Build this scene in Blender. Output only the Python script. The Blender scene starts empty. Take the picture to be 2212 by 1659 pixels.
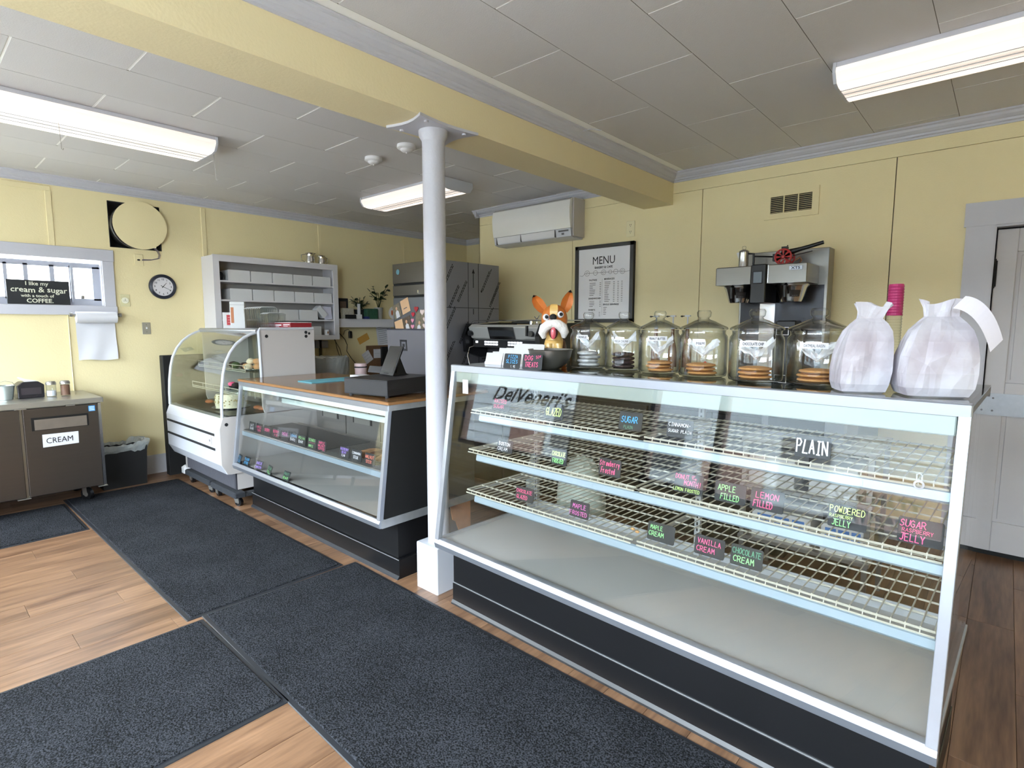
import bpy, math, random
from mathutils import Vector, Matrix
random.seed(7)
sc = bpy.context.scene
PI = math.pi
# ------------------------------------------------------------------ camera
def make_camera():
    cd = bpy.data.cameras.new('camera'); cam = bpy.data.objects.new('camera', cd)
    bpy.context.collection.objects.link(cam); sc.camera = cam
    yaw, pitch, roll = math.radians(41.7229), math.radians(6.1194), math.radians(0.0628)
    f = Vector((-math.sin(yaw)*math.cos(pitch), math.cos(yaw)*math.cos(pitch), -math.sin(pitch)))
    r = Vector((math.cos(yaw), math.sin(yaw), 0)); u = r.cross(f)
    r2 = r*math.cos(roll)+u*math.sin(roll); u2 = -r*math.sin(roll)+u*math.cos(roll)
    M = Matrix((( r2.x, u2.x, -f.x, 0), (r2.y, u2.y, -f.y, 0), (r2.z, u2.z, -f.z, 1.5), (0, 0, 0, 1)))
    cam.matrix_world = M
    cd.sensor_width = 36; cd.lens = 1195.98/2212*36; cd.clip_start = .05; cd.clip_end = 200
make_camera()
# ------------------------------------------------------------------ world, daylight, exposure
W = bpy.data.worlds.new('sky'); sc.world = W; W.use_nodes = True
bg = W.node_tree.nodes['Background']; bg.inputs[0].default_value = (.80, .90, 1, 1); bg.inputs[1].default_value = 22.0
def portal(loc, rot, sx, sy):
    l = bpy.data.lights.new('daylight_portal', 'AREA'); l.shape = 'RECTANGLE'; l.size = sx; l.size_y = sy
    l.cycles.is_portal = True
    o = bpy.data.objects.new('daylight_portal', l); bpy.context.collection.objects.link(o)
    o.location = loc; o.rotation_euler = rot
portal((-5.15, -1.74, 1.62), (PI/2, 0, 0), 2.1, 1.74)
portal((-.85, -1.74, 1.62), (PI/2, 0, 0), 4.5, 1.74)
portal((-6.62, .96, 1.84), (0, -PI/2, 0), .42, .86)
sc.view_settings.view_transform = 'Standard'; sc.view_settings.look = 'None'
sc.view_settings.exposure = 0.82; sc.view_settings.gamma = 1
sc.view_settings.use_curve_mapping = False
sc.cycles.max_bounces = 12; sc.cycles.transparent_max_bounces = 24; sc.cycles.diffuse_bounces = 6
sc.cycles.glossy_bounces = 4; sc.cycles.sample_clamp_indirect = 6
# ------------------------------------------------------------------ materials
MATS = {}
def lin(c):
    return tuple((x/12.92 if x <= .04045 else ((x+.055)/1.055)**2.4) for x in c)
def new_mat(name):
    m = bpy.data.materials.new(name); m.use_nodes = True; MATS[name] = m
    return m, m.node_tree.nodes, m.node_tree.links, m.node_tree.nodes['Principled BSDF']
def mat(name, col, rough=.5, metal=0, bump=0, bscale=60, var=0, vscale=4, coat=0, spec=.5, emit=0, srgb=True, stretch=None, randc=0):
    if name in MATS: return MATS[name]
    m, N, L, P = new_mat(name)
    c = lin(col) if srgb else col
    P.inputs['Base Color'].default_value = (*c, 1); P.inputs['Roughness'].default_value = rough
    P.inputs['Metallic'].default_value = metal; P.inputs['Specular IOR Level'].default_value = spec
    if coat: P.inputs['Coat Weight'].default_value = coat; P.inputs['Coat Roughness'].default_value = .08
    if emit: P.inputs['Emission Color'].default_value = (*c, 1); P.inputs['Emission Strength'].default_value = emit
    if bump or var or stretch or randc:
        tc = N.new('ShaderNodeTexCoord'); mp = N.new('ShaderNodeMapping'); L.new(tc.outputs['Object'], mp.inputs[0])
        if stretch: mp.inputs['Scale'].default_value = stretch
    if bump:
        n = N.new('ShaderNodeTexNoise'); n.inputs['Scale'].default_value = bscale; n.inputs['Detail'].default_value = 3
        b = N.new('ShaderNodeBump'); b.inputs['Strength'].default_value = bump; b.inputs['Distance'].default_value = .01
        L.new(mp.outputs[0], n.inputs[0]); L.new(n.outputs[0], b.inputs['Height']); L.new(b.outputs[0], P.inputs['Normal'])
    if var or randc:
        mx = N.new('ShaderNodeMix'); mx.data_type = 'RGBA'
        lo = tuple(x*(1-var-randc) for x in c); hi = tuple(min(1, x*(1+(var+randc)*.6)) for x in c)
        mx.inputs[6].default_value = (*lo, 1); mx.inputs[7].default_value = (*hi, 1)
        if var:
            n2 = N.new('ShaderNodeTexNoise'); n2.inputs['Scale'].default_value = vscale; n2.inputs['Detail'].default_value = 5
            L.new(mp.outputs[0], n2.inputs[0]); L.new(n2.outputs[0], mx.inputs[0])
        else:
            oi = N.new('ShaderNodeObjectInfo'); L.new(oi.outputs['Random'], mx.inputs[0])
        L.new(mx.outputs[2], P.inputs['Base Color'])
    return m
def glass(name, tint=(.975, .985, .985), rough=0.0, ior=1.48, boost=1.0, edge=None):
    """thin clear sheet: clear transmission plus Fresnel reflection"""
    if name in MATS: return MATS[name]
    m = bpy.data.materials.new(name); m.use_nodes = True; MATS[name] = m
    N = m.node_tree.nodes; L = m.node_tree.links; N.clear()
    o = N.new('ShaderNodeOutputMaterial'); mx = N.new('ShaderNodeMixShader'); t = N.new('ShaderNodeBsdfTransparent'); g = N.new('ShaderNodeBsdfGlossy')
    # Schlick reflectance, the same from both sides of the sheet
    fw = N.new('ShaderNodeLayerWeight'); fw.inputs[0].default_value = .5
    pw = N.new('ShaderNodeMath'); pw.operation = 'POWER'; pw.inputs[1].default_value = 5; L.new(fw.outputs['Facing'], pw.inputs[0])
    f0 = ((ior-1)/(ior+1))**2
    fr = N.new('ShaderNodeMath'); fr.operation = 'MULTIPLY_ADD'; fr.inputs[1].default_value = 1-f0; fr.inputs[2].default_value = f0; L.new(pw.outputs[0], fr.inputs[0])
    t.inputs[0].default_value = (*tint, 1); g.inputs['Roughness'].default_value = rough
    g.inputs[0].default_value = (boost, boost, boost, 1)
    if edge:
        lw = N.new('ShaderNodeLayerWeight'); lw.inputs[0].default_value = .5
        cm = N.new('ShaderNodeMix'); cm.data_type = 'RGBA'; cm.inputs[6].default_value = (*tint, 1); cm.inputs[7].default_value = (*edge, 1)
        p3 = N.new('ShaderNodeMath'); p3.operation = 'POWER'; p3.inputs[1].default_value = 2.2; L.new(lw.outputs['Facing'], p3.inputs[0]); L.new(p3.outputs[0], cm.inputs[0]); L.new(cm.outputs[2], t.inputs[0])
    L.new(fr.outputs[0], mx.inputs[0]); L.new(t.outputs[0], mx.inputs[1]); L.new(g.outputs[0], mx.inputs[2]); L.new(mx.outputs[0], o.inputs[0])
    return m
def wood_mat(name, c1, c2, axis_scale=(14, 1.2, 14), rough=.35, rnd=True):
    m, N, L, P = new_mat(name)
    tc = N.new('ShaderNodeTexCoord'); mp = N.new('ShaderNodeMapping'); mp.inputs['Scale'].default_value = axis_scale
    L.new(tc.outputs['Object'], mp.inputs[0])
    oi = N.new('ShaderNodeObjectInfo'); ml = N.new('ShaderNodeMath'); ml.operation = 'MULTIPLY'; ml.inputs[1].default_value = 57.0 if rnd else 0
    L.new(oi.outputs['Random'], ml.inputs[0]); cb = N.new('ShaderNodeCombineXYZ')
    for i in range(3): L.new(ml.outputs[0], cb.inputs[i])
    va = N.new('ShaderNodeVectorMath'); va.operation = 'ADD'; L.new(mp.outputs[0], va.inputs[0]); L.new(cb.outputs[0], va.inputs[1])
    n = N.new('ShaderNodeTexNoise'); n.inputs['Scale'].default_value = 1.0; n.inputs['Detail'].default_value = 6; n.inputs['Distortion'].default_value = .6
    L.new(va.outputs[0], n.inputs[0])
    n2 = N.new('ShaderNodeTexNoise'); n2.inputs['Scale'].default_value = 5; n2.inputs['Detail'].default_value = 8
    L.new(va.outputs[0], n2.inputs[0])
    r = N.new('ShaderNodeValToRGB'); r.color_ramp.elements[0].position = .33; r.color_ramp.elements[1].position = .68
    r.color_ramp.elements[0].color = (*lin(c1), 1); r.color_ramp.elements[1].color = (*lin(c2), 1)
    a = N.new('ShaderNodeMath'); a.operation = 'MULTIPLY_ADD'; a.inputs[1].default_value = .35; L.new(n2.outputs[0], a.inputs[0])
    s = N.new('ShaderNodeMath'); s.operation = 'MULTIPLY'; s.inputs[1].default_value = .65; L.new(n.outputs[0], s.inputs[0]); L.new(s.outputs[0], a.inputs[2])
    L.new(a.outputs[0], r.inputs[0])
    hs = N.new('ShaderNodeHueSaturation'); L.new(r.outputs[0], hs.inputs['Color'])
    if rnd:
        mr = N.new('ShaderNodeMapRange'); mr.inputs[3].default_value = .82; mr.inputs[4].default_value = 1.12
        L.new(oi.outputs['Random'], mr.inputs[0]); L.new(mr.outputs[0], hs.inputs['Value'])
    L.new(hs.outputs[0], P.inputs['Base Color']); P.inputs['Roughness'].default_value = rough
    b = N.new('ShaderNodeBump'); b.inputs['Strength'].default_value = .08; b.inputs['Distance'].default_value = .004
    L.new(n2.outputs[0], b.inputs['Height']); L.new(b.outputs[0], P.inputs['Normal'])
    return m
YEL = mat('yellow_paint', (.89, .835, .655), .55, bump=.12, bscale=90, var=.03, vscale=2)
YELB = mat('yellow_paint_beam', (.86, .805, .645), .55, bump=.10, bscale=80, var=.03, vscale=2)
CEIL = mat('ceiling_grey', (.81, .80, .80), .6, bump=.15, bscale=120, randc=.03)
GAPW = mat('ceiling_gap_white', (.97, .97, .96), .7)
GAPD = mat('seam_dark', (.35, .33, .28), .8)
TRIM = mat('trim_white', (.74, .74, .77), .4, bump=.08, bscale=40, var=.04, vscale=9)
WHT = mat('white_enamel', (.76, .77, .80), .28)
WHTM = mat('white_matt', (.88, .88, .89), .6)
PAPER = mat('white_paper', (.84, .84, .86), .85)
CARD = mat('bakery_box_card', (.84, .84, .84), .8, var=.05, vscale=6)
FLOORW = wood_mat('vinyl_plank', (.35, .245, .175), (.585, .45, .34))
COUNTERW = wood_mat('varnished_wood', (.36, .24, .14), (.57, .42, .26), (3, 14, 6), .16, False)
EDGEW = mat('orange_wood_edge', (.58, .41, .25), .4, var=.2, vscale=30)
MATC, _N, _L, _P = new_mat('mat_pile')
def carpet():
    N, L, P = _N, _L, _P
    tc = N.new('ShaderNodeTexCoord'); n = N.new('ShaderNodeTexNoise'); n.inputs['Scale'].default_value = 160; n.inputs['Detail'].default_value = 4
    n2 = N.new('ShaderNodeTexNoise'); n2.inputs['Scale'].default_value = 3; n2.inputs['Detail'].default_value = 4
    L.new(tc.outputs['Object'], n.inputs[0]); L.new(tc.outputs['Object'], n2.inputs[0])
    r = N.new('ShaderNodeValToRGB'); r.color_ramp.elements[0].position = .40; r.color_ramp.elements[1].position = .64
    r.color_ramp.elements[0].color = (*lin((.05, .052, .06)), 1); r.color_ramp.elements[1].color = (*lin((.235, .243, .265)), 1)
    ad = N.new('ShaderNodeMath'); ad.operation = 'MULTIPLY_ADD'; ad.inputs[1].default_value = .18; ad.inputs[2].default_value = -.09
    L.new(n2.outputs[0], ad.inputs[0]); a2 = N.new('ShaderNodeMath'); L.new(n.outputs[0], a2.inputs[0]); L.new(ad.outputs[0], a2.inputs[1])
    L.new(a2.outputs[0], r.inputs[0]); L.new(r.outputs[0], P.inputs['Base Color'])
    P.inputs['Roughness'].default_value = .95; P.inputs['Specular IOR Level'].default_value = .15
    b = N.new('ShaderNodeBump'); b.inputs['Strength'].default_value = .9; b.inputs['Distance'].default_value = .006
    L.new(n.outputs[0], b.inputs['Height']); L.new(b.outputs[0], P.inputs['Normal'])
carpet()
RUB = mat('black_rubber', (.13, .14, .16), .5)
BLK = mat('black_laminate', (.06, .062, .072), .38, var=.25, vscale=5)
BLKP = mat('black_plastic', (.06, .06, .07), .35)
BLKM = mat('black_matt', (.045, .045, .05), .7)
DKBR = mat('dark_stainless', (.36, .33, .31), .33, metal=.85, var=.06, vscale=2, stretch=(1, 1, 30))
STEEL = mat('stainless', (.66, .65, .63), .34, metal=.8, var=.05, vscale=2, stretch=(2, 2, 40))
STEELB = mat('stainless_bright', (.82, .82, .83), .15, metal=1)
CHROME = mat('chrome', (.88, .88, .88), .08, metal=1)
ALU = mat('aluminium', (.66, .68, .72), .32, metal=.75, var=.08, vscale=14)
ALUD = mat('aluminium_worn', (.72, .73, .74), .42, metal=.7, var=.18, vscale=25)
FILM = mat('film_wrapped_steel', (.50, .50, .53), .35, metal=.25)
DECK = mat('case_deck', (.62, .615, .60), .35, var=.04, vscale=2)
WIRE = mat('wire_white', (.68, .665, .61), .4)
GLS = glass('clear_glass')
GLST = glass('top_glass', tint=(.55, .57, .54), ior=1.5)
GLSJ = glass('jar_glass', tint=(.98, .99, .99), ior=1.65, edge=(.22, .25, .24))
GLSW = glass('window_glass', tint=(.97, .98, .98))
GLSC = glass('curved_glass', tint=(.93, .95, .92), ior=1.6)
TUBE = mat('lamp_tube', (.80, .84, .83), .3)
LENS, lN, lL, lP = new_mat('lamp_lens')
def lens_mat():
    # two tubes behind a ribbed diffuser: brightest over the tubes
    tc = lN.new('ShaderNodeTexCoord'); sp = lN.new('ShaderNodeSeparateXYZ'); lL.new(tc.outputs['Generated'], sp.inputs[0])
    at = lN.new('ShaderNodeAttribute'); at.attribute_type = 'OBJECT'; at.attribute_name = 'across_x'
    mx = lN.new('ShaderNodeMix'); mx.data_type = 'FLOAT'; lL.new(at.outputs['Fac'], mx.inputs[0]); lL.new(sp.outputs[1], mx.inputs[2]); lL.new(sp.outputs[0], mx.inputs[3])
    m1 = lN.new('ShaderNodeMath'); m1.operation = 'MULTIPLY'; m1.inputs[1].default_value = 2*math.pi*2; lL.new(mx.outputs[0], m1.inputs[0])
    c = lN.new('ShaderNodeMath'); c.operation = 'COSINE'; lL.new(m1.outputs[0], c.inputs[0])
    r = lN.new('ShaderNodeMapRange'); r.inputs[1].default_value = 1; r.inputs[2].default_value = -1; r.inputs[3].default_value = .34; r.inputs[4].default_value = .78; lL.new(c.outputs[0], r.inputs[0])
    lP.inputs['Base Color'].default_value = (.8, .78, .75, 1); lP.inputs['Roughness'].default_value = .4
    lP.inputs['Emission Color'].default_value = (1.0, .86, .76, 1); lL.new(r.outputs[0], lP.inputs['Emission Strength'])
lens_mat()
CHK = mat('chalkboard_black', (.10, .11, .12), .6, var=.1, vscale=30)
PINK = mat('chalk_pink', (.96, .38, .56), .8); GRN = mat('chalk_green', (.62, .93, .58), .8); YGR = mat('chalk_yellow_green', (.82, .96, .55), .8)
CBLU = mat('chalk_blue', (.35, .72, .96), .8); CWHT = mat('chalk_white', (.95, .95, .97), .8); CPUR = mat('chalk_purple', (.68, .56, .92), .8)
CDGR = mat('chalk_faded_green', (.38, .62, .48), .8); CORG = mat('chalk_orange', (.98, .55, .45), .8); MAPLEP = mat('chalk_rose', (.88, .46, .72), .8)
INK = mat('black_ink', (.10, .10, .11), .8); INKG = mat('grey_ink', (.42, .42, .43), .8)
RED = mat('red_print', (.68, .16, .18), .5); REDD = mat('dark_red', (.55, .12, .16), .4)
GOLDB = mat('cookie', (.78, .56, .33), .85, bump=.5, bscale=70, var=.25, vscale=28)
CHOC = mat('chocolate_cookie', (.20, .13, .13), .85, bump=.5, bscale=70)
CRINK = mat('crinkle_cookie', (.86, .86, .88), .85, bump=.6, bscale=60, var=.75, vscale=30)
LEAF = mat('dark_leaf', (.12, .20, .10), .45)
TERRA = mat('glazed_white_pot', (.62, .62, .60), .4)
GRAN = mat('speckled_granite', (.45, .43, .42), .3, var=.5, vscale=120)
WAX, wN, wL, wP = new_mat('wax_paper')
wP.inputs['Base Color'].default_value = (.86, .86, .89, 1); wP.inputs['Roughness'].default_value = .6; wP.inputs['Alpha'].default_value = .8
BAGM, bN, bL, bP = new_mat('glassine_bag')
def bagmat():
    tc = bN.new('ShaderNodeTexCoord'); n = bN.new('ShaderNodeTexNoise'); n.inputs['Scale'].default_value = 9; n.inputs['Detail'].default_value = 5
    bL.new(tc.outputs['Object'], n.inputs[0]); r = bN.new('ShaderNodeValToRGB')
    r.color_ramp.elements[0].position = .35; r.color_ramp.elements[1].position = .6
    r.color_ramp.elements[0].color = (*lin((.66, .63, .66)), 1); r.color_ramp.elements[1].color = (*lin((.76, .755, .785)), 1)
    bL.new(n.outputs[0], r.inputs[0]); bL.new(r.outputs[0], bP.inputs['Base Color']); bP.inputs['Roughness'].default_value = .45
    n3 = bN.new('ShaderNodeTexVoronoi'); n3.inputs['Scale'].default_value = 8; n3.feature = 'DISTANCE_TO_EDGE'; bL.new(tc.outputs['Object'], n3.inputs[0])
    b = bN.new('ShaderNodeBump'); b.inputs['Strength'].default_value = .6; b.inputs['Distance'].default_value = .02
    bL.new(n3.outputs[0], b.inputs['Height']); bL.new(b.outputs[0], bP.inputs['Normal'])
bagmat()
# ------------------------------------------------------------------ mesh building
class MB:
    def __init__(s): s.v = []; s.f = []
    def add(s, vs, fs):
        n = len(s.v); s.v += [tuple(p) for p in vs]; s.f += [tuple(i+n for i in q) for q in fs]; return s
    def box(s, x0, x1, y0, y1, z0, z1):
        vs = [(x, y, z) for x in (x0, x1) for y in (y0, y1) for z in (z0, z1)]
        return s.add(vs, [(0, 1, 3, 2), (4, 6, 7, 5), (0, 4, 5, 1), (2, 3, 7, 6), (0, 2, 6, 4), (1, 5, 7, 3)])
    def bbox(s, x0, x1, y0, y1, z0, z1, b=.004):
        """box with chamfered vertical and top edges"""
        p = [(x0+b, y0), (x1-b, y0), (x1, y0+b), (x1, y1-b), (x1-b, y1), (x0+b, y1), (x0, y1-b), (x0, y0+b)]
        q = [(x0+2*b, y0+b), (x1-2*b, y0+b), (x1-b, y0+2*b), (x1-b, y1-2*b), (x1-2*b, y1-b), (x0+2*b, y1-b), (x0+b, y1-2*b), (x0+b, y0+2*b)]
        vs = [(a, c, z0) for a, c in p]+[(a, c, z1-b) for a, c in p]+[(a, c, z1) for a, c in q]
        fs = [tuple(range(7, -1, -1)), tuple(range(16, 24))]
        for k in (0, 8):
            for i in range(8): fs.append((k+i, k+(i+1) % 8, k+8+(i+1) % 8, k+8+i))
        return s.add(vs, fs)
    def prism(s, pts, axis, a, b):
        """extrude closed 2D polygon along axis; pts are the other two coords in xyz order"""
        n = len(pts)
        def P(p, t):
            return {'x': (t, p[0], p[1]), 'y': (p[0], t, p[1]), 'z': (p[0], p[1], t)}[axis]
        vs = [P(p, a) for p in pts]+[P(p, b) for p in pts]
        return s.add(vs, [tuple(range(n)), tuple(range(2*n-1, n-1, -1))]+[(i, i+n, (i+1) % n+n, (i+1) % n) for i in range(n)])
    def sheet(s, pts, axis, a, b, t=.004):
        """open polyline extruded with thickness t"""
        off = []
        n = len(pts)
        for i, p in enumerate(pts):
            q0 = pts[max(0, i-1)]; q1 = pts[min(n-1, i+1)]
            dx, dy = q1[0]-q0[0], q1[1]-q0[1]; l = math.hypot(dx, dy) or 1
            off.append((p[0]-dy/l*t, p[1]+dx/l*t))
        return s.prism(list(pts)+off[::-1], axis, a, b)
    def cyl(s, p0, p1, r, n=16, r2=None, cap=True):
        p0 = Vector(p0); p1 = Vector(p1); d = (p1-p0).normalized(); r2 = r if r2 is None else r2
        a = d.orthogonal().normalized(); b = d.cross(a)
        vs = [p0+(a*math.cos(2*PI*i/n)+b*math.sin(2*PI*i/n))*r for i in range(n)]+[p1+(a*math.cos(2*PI*i/n)+b*math.sin(2*PI*i/n))*r2 for i in range(n)]
        fs = [(i, (i+1) % n, (i+1) % n+n, i+n) for i in range(n)]
        if cap: fs += [tuple(range(n-1, -1, -1)), tuple(range(n, 2*n))]
        return s.add(vs, fs)
    def tube(s, pts, r, n=8):
        pts = [Vector(p) for p in pts]; rings = []
        a = None
        for i, p in enumerate(pts):
            d = (pts[min(i+1, len(pts)-1)]-pts[max(i-1, 0)]).normalized()
            if a is None: a = d.orthogonal().normalized()
            a = (a-d*a.dot(d)).normalized(); b = d.cross(a)
            rr = r[i] if isinstance(r, (list, tuple)) else r
            rings.append([p+(a*math.cos(2*PI*k/n)+b*math.sin(2*PI*k/n))*rr for k in range(n)])
        vs = [q for R in rings for q in R]; fs = []
        for i in range(len(pts)-1):
            for k in range(n): fs.append((i*n+k, i*n+(k+1) % n, (i+1)*n+(k+1) % n, (i+1)*n+k))
        m = len(vs)-n
        fs += [tuple(range(n-1, -1, -1)), tuple(range(m, m+n))]
        return s.add(vs, fs)
    def lathe(s, prof, c=(0, 0, 0), n=24, axis='z'):
        """profile of (r, z) pairs"""
        vs = []; fs = []; k = len(prof)
        for i in range(n):
            t = 2*PI*i/n
            for r, z in prof:
                x, y = r*math.cos(t), r*math.sin(t)
                p = {'z': (x, y, z), 'y': (x, z, y), 'x': (z, x, y)}[axis]
                vs.append((p[0]+c[0], p[1]+c[1], p[2]+c[2]))
        for i in range(n):
            for j in range(k-1):
                a, b = i*k+j, ((i+1) % n)*k+j; fs.append((a, b, b+1, a+1))
        return s.add(vs, fs)
    def ball(s, c, rx, ry=None, rz=None, n=16, m=10):
        ry = rx if ry is None else ry; rz = rx if rz is None else rz
        vs = []; fs = []
        for j in range(m+1):
            ph = PI*j/m
            for i in range(n):
                t = 2*PI*i/n; vs.append((c[0]+rx*math.sin(ph)*math.cos(t), c[1]+ry*math.sin(ph)*math.sin(t), c[2]-rz*math.cos(ph)))
        for j in range(m):
            for i in range(n): fs.append((j*n+i, j*n+(i+1) % n, (j+1)*n+(i+1) % n, (j+1)*n+i))
        return s.add(vs, fs)
    def quad(s, *ps): return s.add(ps, [tuple(range(len(ps)))])
    def plate(s, o, u, v, w, h, t):
        """rectangular plate of size w x h along unit vectors u, v, thickness t, corner o"""
        o = Vector(o); u = Vector(u); v = Vector(v); n = u.cross(v).normalized()
        ps = [o, o+u*w, o+u*w+v*h, o+v*h]; qs = [p+n*t for p in ps]
        return s.add(ps+qs, [(3, 2, 1, 0), (4, 5, 6, 7)]+[(i, (i+1) % 4, (i+1) % 4+4, i+4) for i in range(4)])
    def xf(s, M): s.v = [tuple(M @ Vector(p)) for p in s.v]; return s
    def build(s, name, material, parent=None, smooth=False, world=False, kind=None, label=None, bevel=0):
        me = bpy.data.meshes.new(name)
        vs = s.v
        if world and parent is not None:
            l = parent.location; vs = [(p[0]-l.x, p[1]-l.y, p[2]-l.z) for p in vs]
        me.from_pydata(vs, [], s.f); me.validate()
        import bmesh
        bm = bmesh.new(); bm.from_mesh(me); bmesh.ops.recalc_face_normals(bm, faces=bm.faces)
        bm.to_mesh(me); bm.free()
        me.materials.append(material)
        if smooth:
            for p in me.polygons: p.use_smooth = True
            try: me.set_sharp_from_angle(angle=math.radians(40))
            except Exception: pass
        o = bpy.data.objects.new(name, me); bpy.context.collection.objects.link(o)
        if parent is not None: o.parent = parent
        if kind: o['kind'] = kind
        if label: o['label'] = label
        if bevel:
            b = o.modifiers.new('bevel', 'BEVEL'); b.width = bevel; b.segments = 2; b.limit_method = 'ANGLE'
        return o
def thing(name, label, cat, loc=(0, 0, 0), rz=0, group=None):
    o = bpy.data.objects.new(name, None); bpy.context.collection.objects.link(o)
    o.empty_display_size = .05; o.location = loc; o.rotation_euler = (0, 0, rz)
    o['label'] = label; o['category'] = cat
    if group: o['group'] = group
    return o
def tag(o, label, cat, group=None):
    o['label'] = label; o['category'] = cat
    if group: o['group'] = group
    return o
def struct(o): o['kind'] = 'structure'; return o
def copy_tree(o, parent=None, label=None):
    c = o.copy(); bpy.context.collection.objects.link(c)
    if parent is not None: c.parent = parent
    if label: c['label'] = label
    for ch in list(o.children): copy_tree(ch, c)
    return c
# ------------------------------------------------------------------ lettering
def plane_m(o, r, u):
    o = Vector(o); r = Vector(r).normalized(); u = Vector(u).normalized(); n = r.cross(u)
    return Matrix(((r.x, u.x, n.x, o.x), (r.y, u.y, n.y, o.y), (r.z, u.z, n.z, o.z), (0, 0, 0, 1)))
def font_text(s, size, o, r, u, material, parent, world=False, align='LEFT', bold=0, shear=0, name='lettering', sx=1, warp=0):
    cu = bpy.data.curves.new('t', 'FONT'); cu.body = s; cu.size = size; cu.align_x = align; cu.offset = 0 if 'M' in s else bold; cu.shear = shear; cu.resolution_u = 2
    to = bpy.data.objects.new('t', cu); bpy.context.collection.objects.link(to)
    dg = bpy.context.evaluated_depsgraph_get(); me = bpy.data.meshes.new_from_object(to.evaluated_get(dg))
    bpy.data.objects.remove(to); bpy.data.curves.remove(cu)
    M = plane_m(o, r, u)
    vs = [M @ Vector((v.co.x*sx, v.co.y+warp*size*math.sin(v.co.x/size*2.1), .0008)) for v in me.vertices]
    mb = MB(); mb.v = [tuple(v) for v in vs]; mb.f = [tuple(p.vertices) for p in me.polygons]
    bpy.data.meshes.remove(me)
    nm = bpy.data.meshes.new(name)
    vv = mb.v
    if world and parent is not None:
        l = parent.location; vv = [(p[0]-l.x, p[1]-l.y, p[2]-l.z) for p in vv]
    nm.from_pydata(vv, [], mb.f); nm.materials.append(material)
    ob = bpy.data.objects.new(name, nm); bpy.context.collection.objects.link(ob)
    if parent is not None: ob.parent = parent
    return ob
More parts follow.
